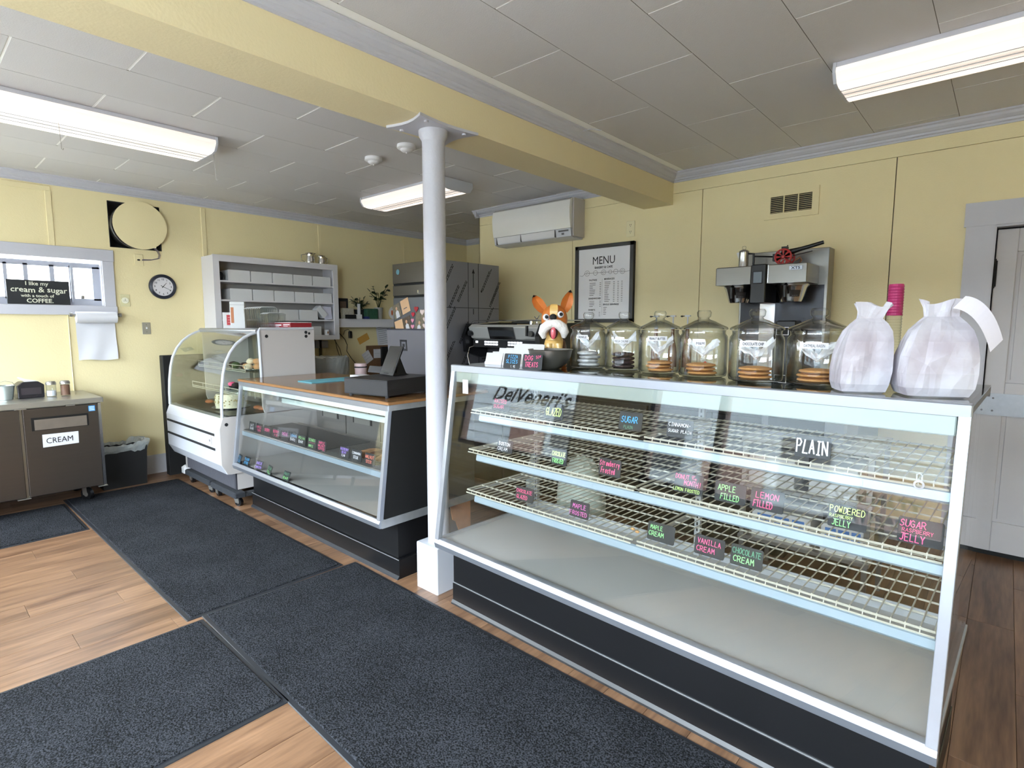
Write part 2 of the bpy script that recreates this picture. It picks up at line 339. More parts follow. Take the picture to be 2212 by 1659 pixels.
G = {'A': [[(0, 0), (2, 6), (4, 0)], [(.8, 2.2), (3.2, 2.2)]], 'B': [[(0, 0), (0, 6), (2.6, 6), (3.4, 4.8), (2.4, 3.3), (0, 3.2)], [(2.4, 3.3), (3.8, 1.7), (2.8, 0), (0, 0)]],
     'C': [[(3.8, 5), (2.4, 6), (.8, 5.2), (0, 3), (.8, .8), (2.4, 0), (3.8, 1)]], 'D': [[(0, 0), (0, 6), (2, 6), (3.8, 4.2), (3.8, 1.8), (2, 0), (0, 0)]],
     'E': [[(3.6, 6), (0, 6), (0, 0), (3.6, 0)], [(0, 3.2), (3, 3.2)]], 'F': [[(3.6, 6), (0, 6), (0, 0)], [(0, 3.2), (3, 3.2)]],
     'G': [[(3.8, 5), (2.4, 6), (.8, 5.2), (0, 3), (.8, .8), (2.4, 0), (3.8, 1), (3.8, 2.8), (2.2, 2.8)]], 'H': [[(0, 0), (0, 6)], [(4, 0), (4, 6)], [(0, 3), (4, 3)]],
     'I': [[(2, 0), (2, 6)], [(.8, 6), (3.2, 6)], [(.8, 0), (3.2, 0)]], 'J': [[(1, 6), (4, 6)], [(3, 6), (3, 1.2), (1.8, 0), (.3, .8)]], 'K': [[(0, 0), (0, 6)], [(3.8, 6), (0, 2.6)], [(1.2, 3.6), (4, 0)]],
     'L': [[(0, 6), (0, 0), (3.6, 0)]], 'M': [[(0, 0), (.4, 6), (2, 2.4), (3.6, 6), (4, 0)]], 'N': [[(0, 0), (0, 6), (4, 0), (4, 6)]],
     'O': [[(2, 6), (.5, 5), (0, 3), (.5, 1), (2, 0), (3.5, 1), (4, 3), (3.5, 5), (2, 6)]], 'P': [[(0, 0), (0, 6), (2.6, 6), (3.8, 4.7), (2.6, 3), (0, 2.8)]],
     'R': [[(0, 0), (0, 6), (2.6, 6), (3.8, 4.7), (2.6, 3), (0, 2.8)], [(1.8, 2.9), (4, 0)]], 'S': [[(3.7, 5), (2.2, 6), (.5, 5), (.8, 3.6), (3.2, 2.6), (3.6, 1.1), (2, 0), (.1, .9)]],
     'T': [[(0, 6), (4, 6)], [(2, 6), (2, 0)]], 'U': [[(0, 6), (0, 1.4), (1.4, 0), (2.8, 0), (4, 1.4), (4, 6)]], 'V': [[(0, 6), (2, 0), (4, 6)]],
     'W': [[(0, 6), (1, 0), (2, 4), (3, 0), (4, 6)]], 'X': [[(0, 0), (4, 6)], [(0, 6), (4, 0)]], 'Y': [[(0, 6), (2, 3), (4, 6)], [(2, 3), (2, 0)]], 'Z': [[(0, 6), (4, 6), (0, 0), (4, 0)]],
     '-': [[(.8, 3), (3.2, 3)]], '!': [[(2, 6), (2, 2)], [(2, .8), (2, 0)]], '1': [[(1, 5), (2, 6), (2, 0)]], '9': [[(3.6, 3.4), (1.4, 3), (.4, 4.5), (1.6, 6), (3.4, 5.4), (3.6, 3.4), (3, 0)]],
     '5': [[(3.6, 6), (.6, 6), (.4, 3.4), (2.6, 3.6), (3.7, 1.8), (2.4, 0), (.2, .6)]], '0': [[(2, 6), (.5, 5), (0, 3), (.5, 1), (2, 0), (3.5, 1), (4, 3), (3.5, 5), (2, 6)]],
     '.': [[(1.6, 0), (2, .5)]], 'c': [[(3.4, 4), (1.6, 4.6), (.6, 3), (1.6, 1.4), (3.4, 2)], [(2, 5.4), (2, .6)]],
     't': [[(1.8, 5.6), (1.8, .8), (2.8, 0)], [(.6, 4), (3.2, 4)]], 'r': [[(.8, 4), (.8, 0)], [(.8, 2.8), (2, 4), (3.2, 3.8)]], 'a': [[(3.2, 3.6), (1.4, 4), (.5, 2), (1.4, 0), (3, 1), (3.2, 4), (3.4, 0)]],
     'w': [[(0, 4), (1, 0), (2, 3), (3, 0), (4, 4)]], 'b': [[(.6, 6), (.6, 0), (2.6, 0), (3.4, 2), (2.4, 3.8), (.6, 3)]], 'e': [[(.5, 2.2), (3.2, 2.4), (2.6, 4), (1.2, 3.8), (.5, 2), (1.4, 0), (3.2, .6)]],
     'y': [[(.5, 4), (1.8, 1)], [(3.4, 4), (1.4, -1.8)]], 's': [[(3, 3.6), (1.4, 4), (1, 2.8), (3, 1.4), (2.2, 0), (.6, .4)]], 'o': [[(2, 4), (.6, 3), (.8, .8), (2, 0), (3.4, 1), (3.2, 3.2), (2, 4)]],
     'd': [[(3.2, 6), (3.2, 0), (1.2, 0), (.5, 2), (1.4, 3.8), (3.2, 3)]]}
def chalk(s, x, y, h, o, r, u, material, parent, w=None, name='lettering', slope=0, thick=.11, off=.0012, spc=1.3):
    """hand lettering from strokes; x, y, h in metres on the plane (o, r, u)"""
    M = plane_m(o, r, u); mb = MB(); rnd = random.Random(s)
    n = len(s); cw = (w/max(1, n) if w else h*.62*spc/1.3*1.25); k = cw*.74/4; t = h*thick/2
    for i, ch in enumerate(s):
        if ch not in G: continue
        j = rnd.uniform(-.04, .04)*h; sk = rnd.uniform(-.05, .12)
        for st in G[ch]:
            pts = [(x+i*cw+p[0]*k+p[1]*h/6*sk, y+j+slope*i*cw+p[1]*h/6) for p in st]
            for a, b in zip(pts[:-1], pts[1:]):
                dx, dy = b[0]-a[0], b[1]-a[1]; l = math.hypot(dx, dy) or 1e-6; dx /= l; dy /= l
                e = t*.6
                q = [(a[0]-dx*e+dy*t, a[1]-dy*e-dx*t), (b[0]+dx*e+dy*t, b[1]+dy*e-dx*t), (b[0]+dx*e-dy*t, b[1]+dy*e+dx*t), (a[0]-dx*e-dy*t, a[1]-dy*e+dx*t)]
                mb.quad(*[M @ Vector((c[0], c[1], off)) for c in q])
    me = bpy.data.meshes.new(name); me.from_pydata(mb.v, [], mb.f); me.materials.append(material)
    ob = bpy.data.objects.new(name, me); bpy.context.collection.objects.link(ob); ob.parent = parent
    return ob
def ribbon(mb, pts, w, M, off=.001):
    for a, b in zip(pts[:-1], pts[1:]):
        dx, dy = b[0]-a[0], b[1]-a[1]; l = math.hypot(dx, dy) or 1e-6; dx *= w/2/l; dy *= w/2/l
        mb.quad(*[M @ Vector((p[0], p[1], off)) for p in ((a[0]+dy, a[1]-dx), (b[0]+dy, b[1]-dx), (b[0]-dy, b[1]+dx), (a[0]-dy, a[1]+dx))])
# ================================================================== STRUCTURE
CZ = 2.79
# floor
fl = struct(MB().box(-6.5, 2.75, -1.75, 6.2, -.12, -.006).build('floor', mat('subfloor', (.30, .22, .16), .8)))
pm = MB().bbox(0, .1785, 0, 1.2185, -.006, 0, .0008)
plank0 = None
for i in range(42):
    for j in range(6):
        if plank0 is None: plank0 = pm.build('floor_plank', FLOORW, fl); o = plank0
        else:
            o = plank0.copy(); bpy.context.collection.objects.link(o)
        y = -1.75+((i*.37) % 1.0)*1.0-.5+j*1.22
        o.location = (-6.35+i*.18, y, 0)
rest = MB().box(1.21, 2.6, -1.6, 4.6, -.006, 0).build('floor_strip', FLOORW, fl)
# ceiling with tiles in running bond
ce = struct(MB().box(-6.5, 2.75, -1.75, 6.2, CZ+.0022, CZ+.12).build('ceiling', GAPW))
seam = MB()
tile = None
xs = []
x = -.32
while x > -2.3: xs.append(x); x -= .45
xs = sorted(xs)+[.13, .58, 1.03, 1.48, 1.93, 2.38]
def put_tile(x0, w, y0, h=.893):
    global tile
    if tile is None:
        m = MB().bbox(0, 1, 0, 1, 0, .007, .002); tile = m.build('ceiling_tile', CEIL, ce); o = tile
    else:
        o = tile.copy(); bpy.context.collection.objects.link(o)
    o.location = (x0, y0, CZ); o.scale = (w, h, 1)
for k, x0 in enumerate(xs[:-1]+[2.38]):
    ph = .0 if k % 2 == 0 else .45
    for j in range(-1, 8):
        y0 = 2.215+ph-.9*3+j*.9-.9
        if y0 > 4.6 or y0 < -1.6: continue
        put_tile(x0+.0015, .447, y0+.003, min(.893, 4.6-y0))
k = 0; x = -2.555
while x > -6.5:
    ph = .02 if k % 2 == 0 else .47
    w = .447
    for j in range(0, 9):
        y0 = -1.35+ph+j*.9
        if y0 > 6.06: continue
        put_tile(x-.45+.0015, w, y0+.006, min(.888, 6.06-y0))
    seam.box(x-.45-.0012, x-.45+.0012, -1.6, 6.06, CZ+.0008, CZ+.0024)
    x -= .45; k += 1
for x0 in xs: seam.box(x0-.0012, x0+.0012, -1.6, 4.6, CZ+.0008, CZ+.0024)
seam.build('tile_seam', GAPD, ce)
# cracked paint lines and a drip on the ceiling side of the beam
# walls ------------------------------------------------------------
wl = MB()
wy0, wy1, wz0, wz1 = .52, 1.37, 1.67, 2.10       # small window opening
fy0, fy1, fz0, fz1 = 1.447, 1.878, 2.222, 2.648  # fan opening
wl.box(-6.5, -6.35, -1.75, wy0, 0, CZ).box(-6.5, -6.35, wy0, wy1, 0, wz0).box(-6.5, -6.35, wy0, wy1, wz1, CZ)
wl.box(-6.5, -6.35, wy1, fy0, 0, CZ).box(-6.5, -6.35, fy0, fy1, 0, fz0).box(-6.5, -6.35, fy0, fy1, fz1, CZ).box(-6.5, -6.35, fy1, 6.2, 0, CZ)
wleft = struct(wl.build('wall_left', YEL))
for y, a, b, w in ((1.02, 2.185, 2.66, .045), (2.275, .1, 2.70, .045), (3.592, .1, 2.70, .045), (4.873, .1, 2.70, .045), (1.09, .2, 1.585, .007)):
    MB().bbox(-6.352, -6.340, y-w/2, y+w/2, a, b, .003).build('batten', YEL, wleft)
MB().bbox(-6.352, -6.342, -1.6, 1.04, 2.655, 2.70, .003).build('top_board', YEL, wleft)
far = struct(MB().box(-6.5, -4.4, 6.06, 6.2, 0, CZ).build('wall_far', YEL))
wb = MB().box(-4.60, -.10, 4.612, 4.80, 0, CZ).box(-.10, .82, 4.612, 4.80, 2.105, CZ).box(.82, 2.75, 4.612, 4.80, 0, CZ)
wb.box(-4.598, -4.46, 4.612, 6.2, 0, CZ)
wback = struct(wb.build('wall_back', GAPD))
for a, b, z0, z1 in ((-4.605, -3.299, 0, 2.62), (-3.293, -1.980, 0, 2.62), (-1.974, -.641, 0, 2.62), (-.635, -.245, 0, 2.62), (-.245, 1.02, 2.262, 2.62), (1.02, 2.6, 0, 2.62)):
    MB().box(a, b, 4.60, 4.613, z0, z1).build('wall_panel', YEL, wback)
MB().box(-4.605, 2.6, 4.60, 4.613, 2.623, CZ).build('top_band', YEL, wback)
MB().box(-4.605, -4.598, 4.6, 6.06, 0, CZ).build('end_panel', YEL, wback)
wr = struct(MB().box(2.6, 2.75, -1.75, 4.8, 0, CZ).build('wall_right', YEL))
wf = MB()
A0, A1, B0, B1, Z0, Z1 = -6.2, -4.1, -3.1, 1.4, .75, 2.49
wf.box(-6.5, A0, -1.75, -1.6, 0, CZ).box(A1, B0, -1.75, -1.6, 0, CZ).box(B1, 2.75, -1.75, -1.6, 0, CZ)
for a, b in ((A0, A1), (B0, B1)): wf.box(a, b, -1.75, -1.6, 0, Z0).box(a, b, -1.75, -1.6, Z1, CZ)
wfront = struct(wf.build('wall_front', YEL))
WOODB = mat('brown_window_wood', (.35, .25, .20), .5)
def shop_window(name, a, b, muls, texts):
    o = bpy.data.objects.new(name, None); bpy.context.collection.objects.link(o); struct(o)
    f = MB().box(a, b, -1.73, -1.62, Z0, Z0+.06).box(a, b, -1.73, -1.62, Z1-.06, Z1).box(a, a+.05, -1.73, -1.62, Z0, Z1).box(b-.05, b, -1.73, -1.62, Z0, Z1)
    for m in muls: f.box(m-.04, m+.04, -1.73, -1.62, Z0, Z1)
    f.build('window_frame', WOODB, o)
    MB().box(a, b, -1.679, -1.674, Z0+.03, Z1-.03).build('pane', GLSW, o)
    for s, x, z, h, sh in texts:
        font_text(s, h, (x, -1.682, z), (1, 0, 0), (0, 0, 1), INKG, o, name='window_lettering', shear=sh, bold=.006)
# lettering faces the street: seen the right way round in the reflections of the case glass
shop_window('window_2', A0, A1, (), [("DelVeneri's", -5.72, 1.45, .30, .5)])
shop_window('window_3', B0, B1, (-2.3, -.45), [("SPECIALTY", -1.26, .98, .13, 0), ("ARTISAN", -1.22, .83, .13, 0)])
# street outside
MB().box(-40, 40, -40, -1.76, -.4, -.3).build('street', mat('asphalt', (.70, .70, .69), .9), kind='structure')
MB().box(-40, -6.52, -1.75, 40, -.4, -.3).build('side_yard', mat('yard_gravel', (.62, .62, .60), .9), kind='structure')
nh = thing('neighbor_house', 'white clapboard house seen through the small left window', 'house', (-8.6, 1.5, -.3))
MB().box(-.3, -.12, -.55, 2.2, 0, 3.4).build('house_wall', WHTM, nh)
sb = MB().bbox(-.13, -.10, -.55, 2.2, 0, .108, .004)
sb0 = sb.build('siding_board', mat('clapboard_white', (.93, .93, .95), .6), nh)
for i in range(30):
    o = sb0 if i == 0 else sb0.copy()
    if i: bpy.context.collection.objects.link(o)
    o.location = (0, 0, i*.112)
ph = thing('pink_house', 'pink gabled house seen through the left panes of the small window', 'house', (-14, 1.0, -.3))
MB().box(-3, 0, -3.0, .8, 0, 3.2).build('house_wall', mat('pink_wall', (.80, .62, .68), .7), ph)
MB().prism([(-3.3, 3.1), (1.1, 3.1), (-1.1, 4.0)], 'x', -3.1, .15).build('gable_roof', mat('grey_roof', (.45, .45, .50), .8), ph)
fac = thing('street_building', 'weathered shop building across the street, outside the front windows', 'building', (0, -9.5, -.3))
MB().box(-16, 8, -.6, -.1, 0, 3.5).build('building_wall', mat('siding_grey', (.47, .49, .50), .8, var=.2, vscale=1.2), fac)
for k in range(8): MB().prism([(-.1, k*.34+.2), (-.06, k*.34+.2), (-.1, k*.34+.53)], 'x', -16, 8).build('siding_board', MATS['siding_grey'], fac)
for x in (-13, -9.6, -6.2, -2.8, .6, 4): MB().box(x, x+1.5, -.05, 0, .5, 1.9).build('door_panel_brown', mat('brown_boards', (.34, .24, .20), .8, var=.3, vscale=3), fac)
for x in (-11.2, -7.8, -4.4, -1.0): MB().box(x, x+1.0, -.05, 0, 1.2, 2.4).build('dark_window', INK, fac)
# beam, crown mouldings ------------------------------------------------
bm_ = struct(MB().box(-2.52, -2.24, -1.6, 4.6, 2.53, CZ+.01).build('trim_1', YELB)); bm_['label'] = 'boxed yellow ceiling beam'
CR = [(0, 0), (.062, 0), (.062, -.010), (.050, -.016), (.044, -.030), (.028, -.044), (.020, -.048), (.018, -.060), (.008, -.066), (.008, -.078), (0, -.078)]
def crown(n, axis, a, b, fix, sgn):
    """crown moulding; runs along axis, wall face at coordinate fix, projects towards sgn"""
    mb = MB()
    if axis == 'y': mb.prism([(fix+sgn*p, CZ+q) for p, q in CR], 'y', a, b)
    else: mb.prism([(fix+sgn*p, CZ+q) for p, q in CR], 'x', a, b)
    struct(mb.build('trim_%d' % n, TRIM))
crown(2, 'y', -1.6, 4.6, -2.24, 1)
crown(3, 'x', -2.24, 2.6, 4.6, -1)
crown(4, 'x', -4.665, -2.52, 4.6, -1)
crown(5, 'y', -1.6, 6.06, -6.35, 1)
crown(6, 'y', 4.54, 6.06, -4.60, -1)
crown(7, 'x', -6.35, -4.6, 6.06, -1)
struct(MB().bbox(-6.352, -6.335, -1.6, 6.0, 0, .19, .004).build('baseboard_left', TRIM))
struct(MB().bbox(-4.6, -.25, 4.585, 4.602, 0, .15, .004).build('baseboard_back', TRIM))
# small window in the left wall
w1 = bpy.data.objects.new('window_1', None); bpy.context.collection.objects.link(w1); struct(w1)
cs = MB().bbox(-6.352, -6.325, .40, 1.465, 2.085, 2.19, .003).bbox(-6.352, -6.327, 1.37, 1.46, 1.66, 2.085, .003).bbox(-6.352, -6.327, .42, .52, 1.66, 2.085, .003)
cs.bbox(-6.352, -6.318, .40, 1.465, 1.585, 1.668, .003); cs.build('window_casing', TRIM, w1)
MB().box(-6.50, -6.35, .52, 1.37, 1.655, 1.672).box(-6.50, -6.35, .52, 1.37, 2.095, 2.10).box(-6.50, -6.35, 1.365, 1.37, 1.67, 2.10).box(-6.5, -6.35, .52, .525, 1.67, 2.1).build('window_jamb', TRIM, w1)
fr = MB().box(-6.47, -6.43, .53, 1.365, 2.015, 2.06).box(-6.47, -6.43, .53, 1.365, 1.672, 1.735)
for y0, y1 in ((.53, .56), (.69, .715), (.821, .851), (.999, 1.032), (1.137, 1.16), (1.31, 1.365)): fr.box(-6.47, -6.43, y0, y1, 1.72, 2.03)
fr.box(-6.43, -6.41, 1.145, 1.165, 1.70, 2.04)
fr.build('window_sash', mat('grey_sash_paint', (.66, .67, .71), .45), w1)
for y0, y1 in ((.56, .69), (.715, .821), (.851, .999), (1.032, 1.137), (1.16, 1.31)):
    MB().box(-6.452, -6.448, y0, y1, 1.735, 2.015).build('pane', GLSW, w1)
MB().bbox(-6.43, -6.405, 1.21, 1.235, 1.735, 1.765, .004).cyl((-6.405, 1.222, 1.75), (-6.395, 1.222, 1.75), .008, 10).build('sash_latch', STEEL, w1)
# column -----------------------------------------------------------------
cc = (-2.353, 2.008)
col = thing('support_column', 'round white support column on a square box between the two black cases', 'column', (cc[0], cc[1], 0))
MB().lathe([(0, .26), (.06, .26), (.06, 2.46), (.062, 2.468), (.076, 2.49), (.078, 2.52), (0, 2.525)], n=40).build('shaft', mat('column_paint', (.72, .72, .75), .4, bump=.25, bscale=45, var=.04, vscale=20), col, smooth=True)
MB().bbox(-.09, .09, -.09, .09, 0, .267, .004).build('base_box', WHT, col)
pl = MB(); pts = []
for k in range(4):
    a0 = (-1, -1), (1, -1), (1, 1), (-1, 1)
    p, q = a0[k], a0[(k+1) % 4]
    for t in range(6):
        u = t/6; x = p[0]+(q[0]-p[0])*u; y = p[1]+(q[1]-p[1])*u; s = 1-.16*math.sin(PI*u)
        nx, ny = ((x, y*s) if abs(y) == 1 else (x*s, y)); pts.append((nx*.138, ny*.20))
pl.prism(pts, 'z', 2.517, 2.531); pl.build('flange_plate', TRIM, col)
for sx, sy in ((-.10, -.13), (.10, -.13), (-.10, .13), (.10, .13)):
    MB().cyl((sx, sy, 2.508), (sx, sy, 2.52), .011, 8).build('bolt', TRIM, col)
# door ---------------------------------------------------------------------
d1 = bpy.data.objects.new('door_1', None); bpy.context.collection.objects.link(d1); struct(d1); d1.location = (-.09, 4.64, 0)
MB().box(-.155, -.012, -.055, -.04, 0, 2.115).box(-.165, 1.07, -.06, -.04, 2.115, 2.26).box(.915, 1.06, -.055, -.04, 0, 2.115).build('door_casing', TRIM, d1)
MB().box(-.016, -.006, -.05, .05, 0, 2.11).box(-.016, .92, -.05, .05, 2.102, 2.115).build('door_jamb', TRIM, d1)
MB().box(-.008, .92, .06, .08, 0, 2.11).build('door_stop', BLKM, d1)
lf = MB().box(.0, .10, 0, .035, .045, 2.09).box(.10, .81, 0, .035, 1.95, 2.09).box(.10, .81, 0, .035, .045, .24).box(.71, .81, 0, .035, .24, 1.95).box(.38, .46, 0, .035, .24, 1.95).box(.1, .71, 0, .035, 1.03, 1.14)
lf.build('door_leaf', mat('old_door_paint', (.74, .73, .74), .45, bump=.3, bscale=14, var=.07, vscale=5), d1, bevel=.004)
for a, b in ((.1, .38), (.46, .71)):
    for z0, z1 in ((.24, 1.03), (1.14, 1.95)):
        p = MB().box(a, b, .018, .030, z0, z1).bbox(a+.02, b-.02, .012, .02, z0+.02, z1-.02, .003); p.build('door_panel', MATS['old_door_paint'], d1)
MB().box(.0, .62, -.008, 0, .93, 1.07).build('mending_plate', mat('galvanised', (.66, .68, .71), .45, metal=.4, var=.15, vscale=30), d1)
hg = MB().box(-.02, .012, -.012, .004, 1.74, 1.90).cyl((-.002, -.014, 1.73), (-.002, -.014, 1.91), .008, 8); hg.build('hinge', BLKM, d1)
for zz in (.96, 1.04):
    for xx in (.05, .25, .45, .58): MB().cyl((xx, -.013, zz), (xx, -.007, zz), .006, 8).build('screw', INKG, d1)
# fluorescent wrap lights ---------------------------------------------------
def wrap_light(label, x0, x1, y0, y1, zb, axis, lamps=True):
    cx, cy = (x0+x1)/2, (y0+y1)/2
    t = thing('fluorescent_light', label, 'ceiling light', (cx, cy, CZ), 0)
    L = ((y1-y0) if axis == 'y' else (x1-x0)); Wd = ((x1-x0) if axis == 'y' else (y1-y0)); h = Wd/2; d = zb-CZ
    ax = axis
    MB().prism([(-h*.96, -.002), (h*.96, -.002), (h*.96, d*.30), (-h*.96, d*.30)], ax, -L/2+.01, L/2-.01).build('lamp_body', TRIM, t)
    pr = [(-h, d*.28), (-h, d*.50), (-h*.82, d*.92), (-h*.6, d), (h*.6, d), (h*.82, d*.92), (h, d*.50), (h, d*.28)]
    lo = MB().prism(pr, ax, -L/2+.012, L/2-.012).build('lamp_lens', LENS, t); lo['across_x'] = 1.0 if ax == 'y' else 0.0
    for a, b in ((-L/2, -L/2+.014), (L/2-.014, L/2)):
        MB().prism([(-h, -.004), (h, -.004)]+[(p*1.02, q*1.03) for p, q in pr[::-1]], ax, a, b).build('end_cap', WHT, t)
    rid = MB()
    for yy in (-h*.3, 0, h*.3):
        rid.prism([(yy-.004, d*1.0), (yy+.004, d*1.0), (yy, d*1.03)], ax, -L/2+.014, L/2-.014)
    rid.build('lens_ridge', WHT, t, kind='stuff')
    return t
wrap_light('long fluorescent wrap light at the left above the clock wall, with wire hooks hanging', -4.62, -4.17, -.84, 1.62, 2.69, 'y')
wrap_light('short fluorescent light behind the white column near the back', -5.03, -3.76, 3.31, 3.67, 2.69, 'x')
wrap_light('fluorescent light at the upper right, in front of the menu wall', -.74, .52, 3.21, 3.59, 2.69, 'x')
for lb, x, y in (('thin wire hook hanging in front of the long left light', -4.30, .77), ('thin wire hook hanging at the end of the long left light', -4.36, 1.66)):
    h = thing('wire_hook', lb, 'hook', (x, y, CZ))
    MB().tube([(0, 0, 0), (0, .0, -.03), (.012, 0, -.045), (0, 0, -.055), (.004, 0, -.12), (.006, .004, -.25), (.01, .01, -.255), (.012, .012, -.245)], .0014, 6).build('wire', STEEL, h)
for lb, x, y in (('round smoke detector nearer the column', -3.345, 2.60), ('round smoke detector farther left of the column', -3.783, 2.62)):
    t = thing('smoke_detector', lb, 'smoke detector', (x, y, CZ), 0)
    MB().lathe([(0, 0), (.066, 0), (.068, -.022), (.058, -.030), (0, -.030)], n=28).build('housing', WHTM, t, smooth=True)
    MB().lathe([(.045, -.030), (.043, -.038), (.03, -.048), (0, -.050)], n=28).lathe([(.008, -.05), (.006, -.058), (0, -.06)], n=10).build('sensor_cap', WHTM, t, smooth=True)
# ================================================================== MATS ON THE FLOOR
def floor_mat(label, x0, x1, y0, y1, z=.008, rz=0, sides='lrfb'):
    cx, cy = (x0+x1)/2, (y0+y1)/2; w, h = (x1-x0)/2, (y1-y0)/2
    t = thing('floor_mat', label, 'mat', (cx, cy, 0), rz)
    MB().bbox(-w, w, -h, h, .0005, .0045, .003).build('rubber_border', RUB, t)
    b = .022
    n = 24; mb = MB(); vs = []; fs = []
    rnd = random.Random(label)
    MBp = MB().bbox(-w+b, w-b, -h+b, h-b, .003, z+.003, .003)
    MBp.build('pile', MATC, t)
    return t
floor_mat('dark grey floor mat beside the white curved case, running up to the left wall', -5.93, -3.0, .885, 1.775, rz=.004)
floor_mat('nearest long black floor mat along the front of the large donut case', -2.995, .2, .930, 1.830, rz=-.018)
floor_mat('black floor mat at the lower left corner with bare boards on both sides', -2.965, -2.035, -1.4, .953, rz=0)
floor_mat('narrow strip of grey floor mat in front of the steel cream refrigerator', -5.80, -4.93, -.9, .87)
# the lower left mat is cut by the picture edge; planks show beyond it
# ================================================================== SLANT FRONT CASES
A1 = -.034; P0 = Vector((-2.137, 1.926, 0)); RM = Matrix.Rotation(A1, 4, 'Z')
def Lw(s, d, z): return P0+RM @ Vector((s, d, z))
dc = thing('donut_display_case', 'large slant-front glass donut case with wire shelves on a black base', 'display case', P0, A1)
LN = 2.085
MB().box(0, 2.06, 0, .62, .12, .35).build('base_panel', BLK, dc)
MB().bbox(-.004, 2.064, -.006, .624, 0, .118, .003).build('kick_board', BLK, dc)
MB().box(-.002, 2.062, -.004, 0, .117, .1205).build('metal_strip', ALUD, dc)
MB().prism([(-.006, 0), (-.016, 0), (-.014, .008), (-.006, .022)], 'x', -.006, 2.066).build('shoe_moulding', BLK, dc)
MB().box(.0, LN-.02, -.105, .72, .352, .385).build('deck', DECK, dc)
def front_frame(c, LN, zt, zb, dt, db, r=.016):
    MB().prism([(db, zb+.05), (db-.012, zb+.03), (db-.004, zb), (db+.03, zb), (db+.03, zb+.05)], 'x', 0, LN).build('bottom_rail', ALU, c, bevel=.002)
    MB().bbox(-.002, LN, dt-.004, dt+.03, zt-.034, zt, .003).build('top_rail', ALU, c)
    for x0, x1 in ((0, .028), (LN-.028, LN)):
        MB().prism([(db-.006, zb+.046), (dt-.003, zt-.03), (dt+.022, zt-.03), (db+.022, zb+.046)], 'x', x0, x1).build('end_rail', ALU, c, bevel=.002)
    MB().prism([(db+.005, zb+.046), (dt+.004, zt-.03), (dt+.009, zt-.03), (db+.010, zb+.046)], 'x', .02, LN-.02).build('front_glass', GLS, c)
front_frame(dc, LN, 1.295, .35, .0, -.12)
MB().box(.0, LN, .005, .68, 1.286, 1.293).build('top_glass', GLST, dc)
DRK = mat('dark_bronze_rail', (.35, .33, .32), .35, metal=.6)
MB().box(0, .014, .02, .68, 1.27, 1.288).box(LN-.014, LN, .02, .68, 1.27, 1.288).box(0, LN, .655, .68, 1.255, 1.285).build('upper_rail', DRK, dc)
for a, b in ((.004, .009), (LN-.012, LN-.007)):
    MB().prism([(-.105, .40), (.006, 1.27), (.66, 1.27), (.66, .40)], 'x', a, b).build('side_glass', GLS, dc)
MB().prism([(-.11, .385), (.70, .385), (.70, .405), (-.10, .405)], 'x', LN-.02, LN-.004).prism([(-.11, .385), (.70, .385), (.70, .40), (-.10, .40)], 'x', .003, .018).build('side_rail', ALUD, dc)
MB().box(.015, LN-.03, .008, .10, 1.205, 1.262).build('lamp_housing', mat('grey_green_housing', (.62, .66, .64), .3, metal=.3, var=.1, vscale=8), dc, bevel=.004)
MB().box(.05, 1.95, .075, .10, 1.196, 1.204).build('lamp_tube', TUBE, dc)
pst = MB()
for s in (.02, 1.06, 2.04):
    pst.box(s-.014, s+.014, .642, .662, .385, 1.26)
pst.build('shelf_standard', ALUD, dc)
sl = MB()
for s in (.02, 1.06, 2.04):
    for i in range(28): sl.box(s-.003, s+.003, .640, .6425, .42+i*.029, .435+i*.029)
sl.build('standard_slots', INK, dc, kind='stuff')
MB().box(0, LN-.01, .655, .70, .385, .41).box(0, LN-.01, .67, .675, .41, .425).build('rear_track', ALUD, dc)
def wire_shelf(c, s0, s1, d0, d1, z, label, rail=True, step=.0335, rows=6, dirsign=1):
    sh = MB()
    r = .0032
    for a, b in ((s0, s1),):
        sh.tube([(a, d0, z), (b, d0, z)], .004, 6).tube([(a, d1, z), (b, d1, z)], .004, 6)
        sh.tube([(a, d0, z), (a, d1, z)], .0042, 6).tube([(b, d0, z), (b, d1, z)], .0042, 6)
        sh.tube([(a, d0-.006, z-.013), (b, d0-.006, z-.013)], .0034, 6)
    o = sh.build('wire_shelf', WIRE, c, label=label)
    g = MB()
    n = int((s1-s0)/step)
    for i in range(1, n):
        s = s0+(s1-s0)*i/n
        g.tube([(s, d0, z+.004), (s, d1+.006, z+.004)], .0023, 5)
        if i % 1 == 0: g.tube([(s, d0-.005, z-.014), (s, d0-.001, z+.004)], .002, 4)
    for k in range(1, rows):
        d = d0+(d1-d0)*k/rows; g.tube([(s0, d, z), (s1, d, z)], .0034, 6)
    g.build('wire_grid', WIRE, o, kind='stuff')
    return o
for z, d0, d1, nm in ((1.075, .022, .60, 'top'), (.876, .002, .59, 'middle'), (.668, -.012, .59, 'lowest')):
    o = wire_shelf(dc, .13, 1.095, d0, d1, z-.006, 'left wire panel of the %s tier' % nm)
    o2 = wire_shelf(dc, 1.12, 2.05, d0, d1, z-.006, 'right wire panel of the %s tier' % nm)
    MB().prism([(d0-.012, z-.055), (d0-.018, z-.048), (d0-.014, z-.024), (d0-.004, z-.020), (d0-.004, z-.055)], 'x', .20, 2.055).build('price_rail', mat('price_rail', (.56, .62, .66), .35, metal=.25, var=.05, vscale=30), dc)
    br = MB()
    for s in (.14, 1.107, 2.045): br.prism([(d0, z-.012), (d1+.05, z-.012), (d1+.05, z-.05), (d1, z-.05)], 'x', s-.002, s+.002)
    br.build('shelf_bracket', ALUD, dc)
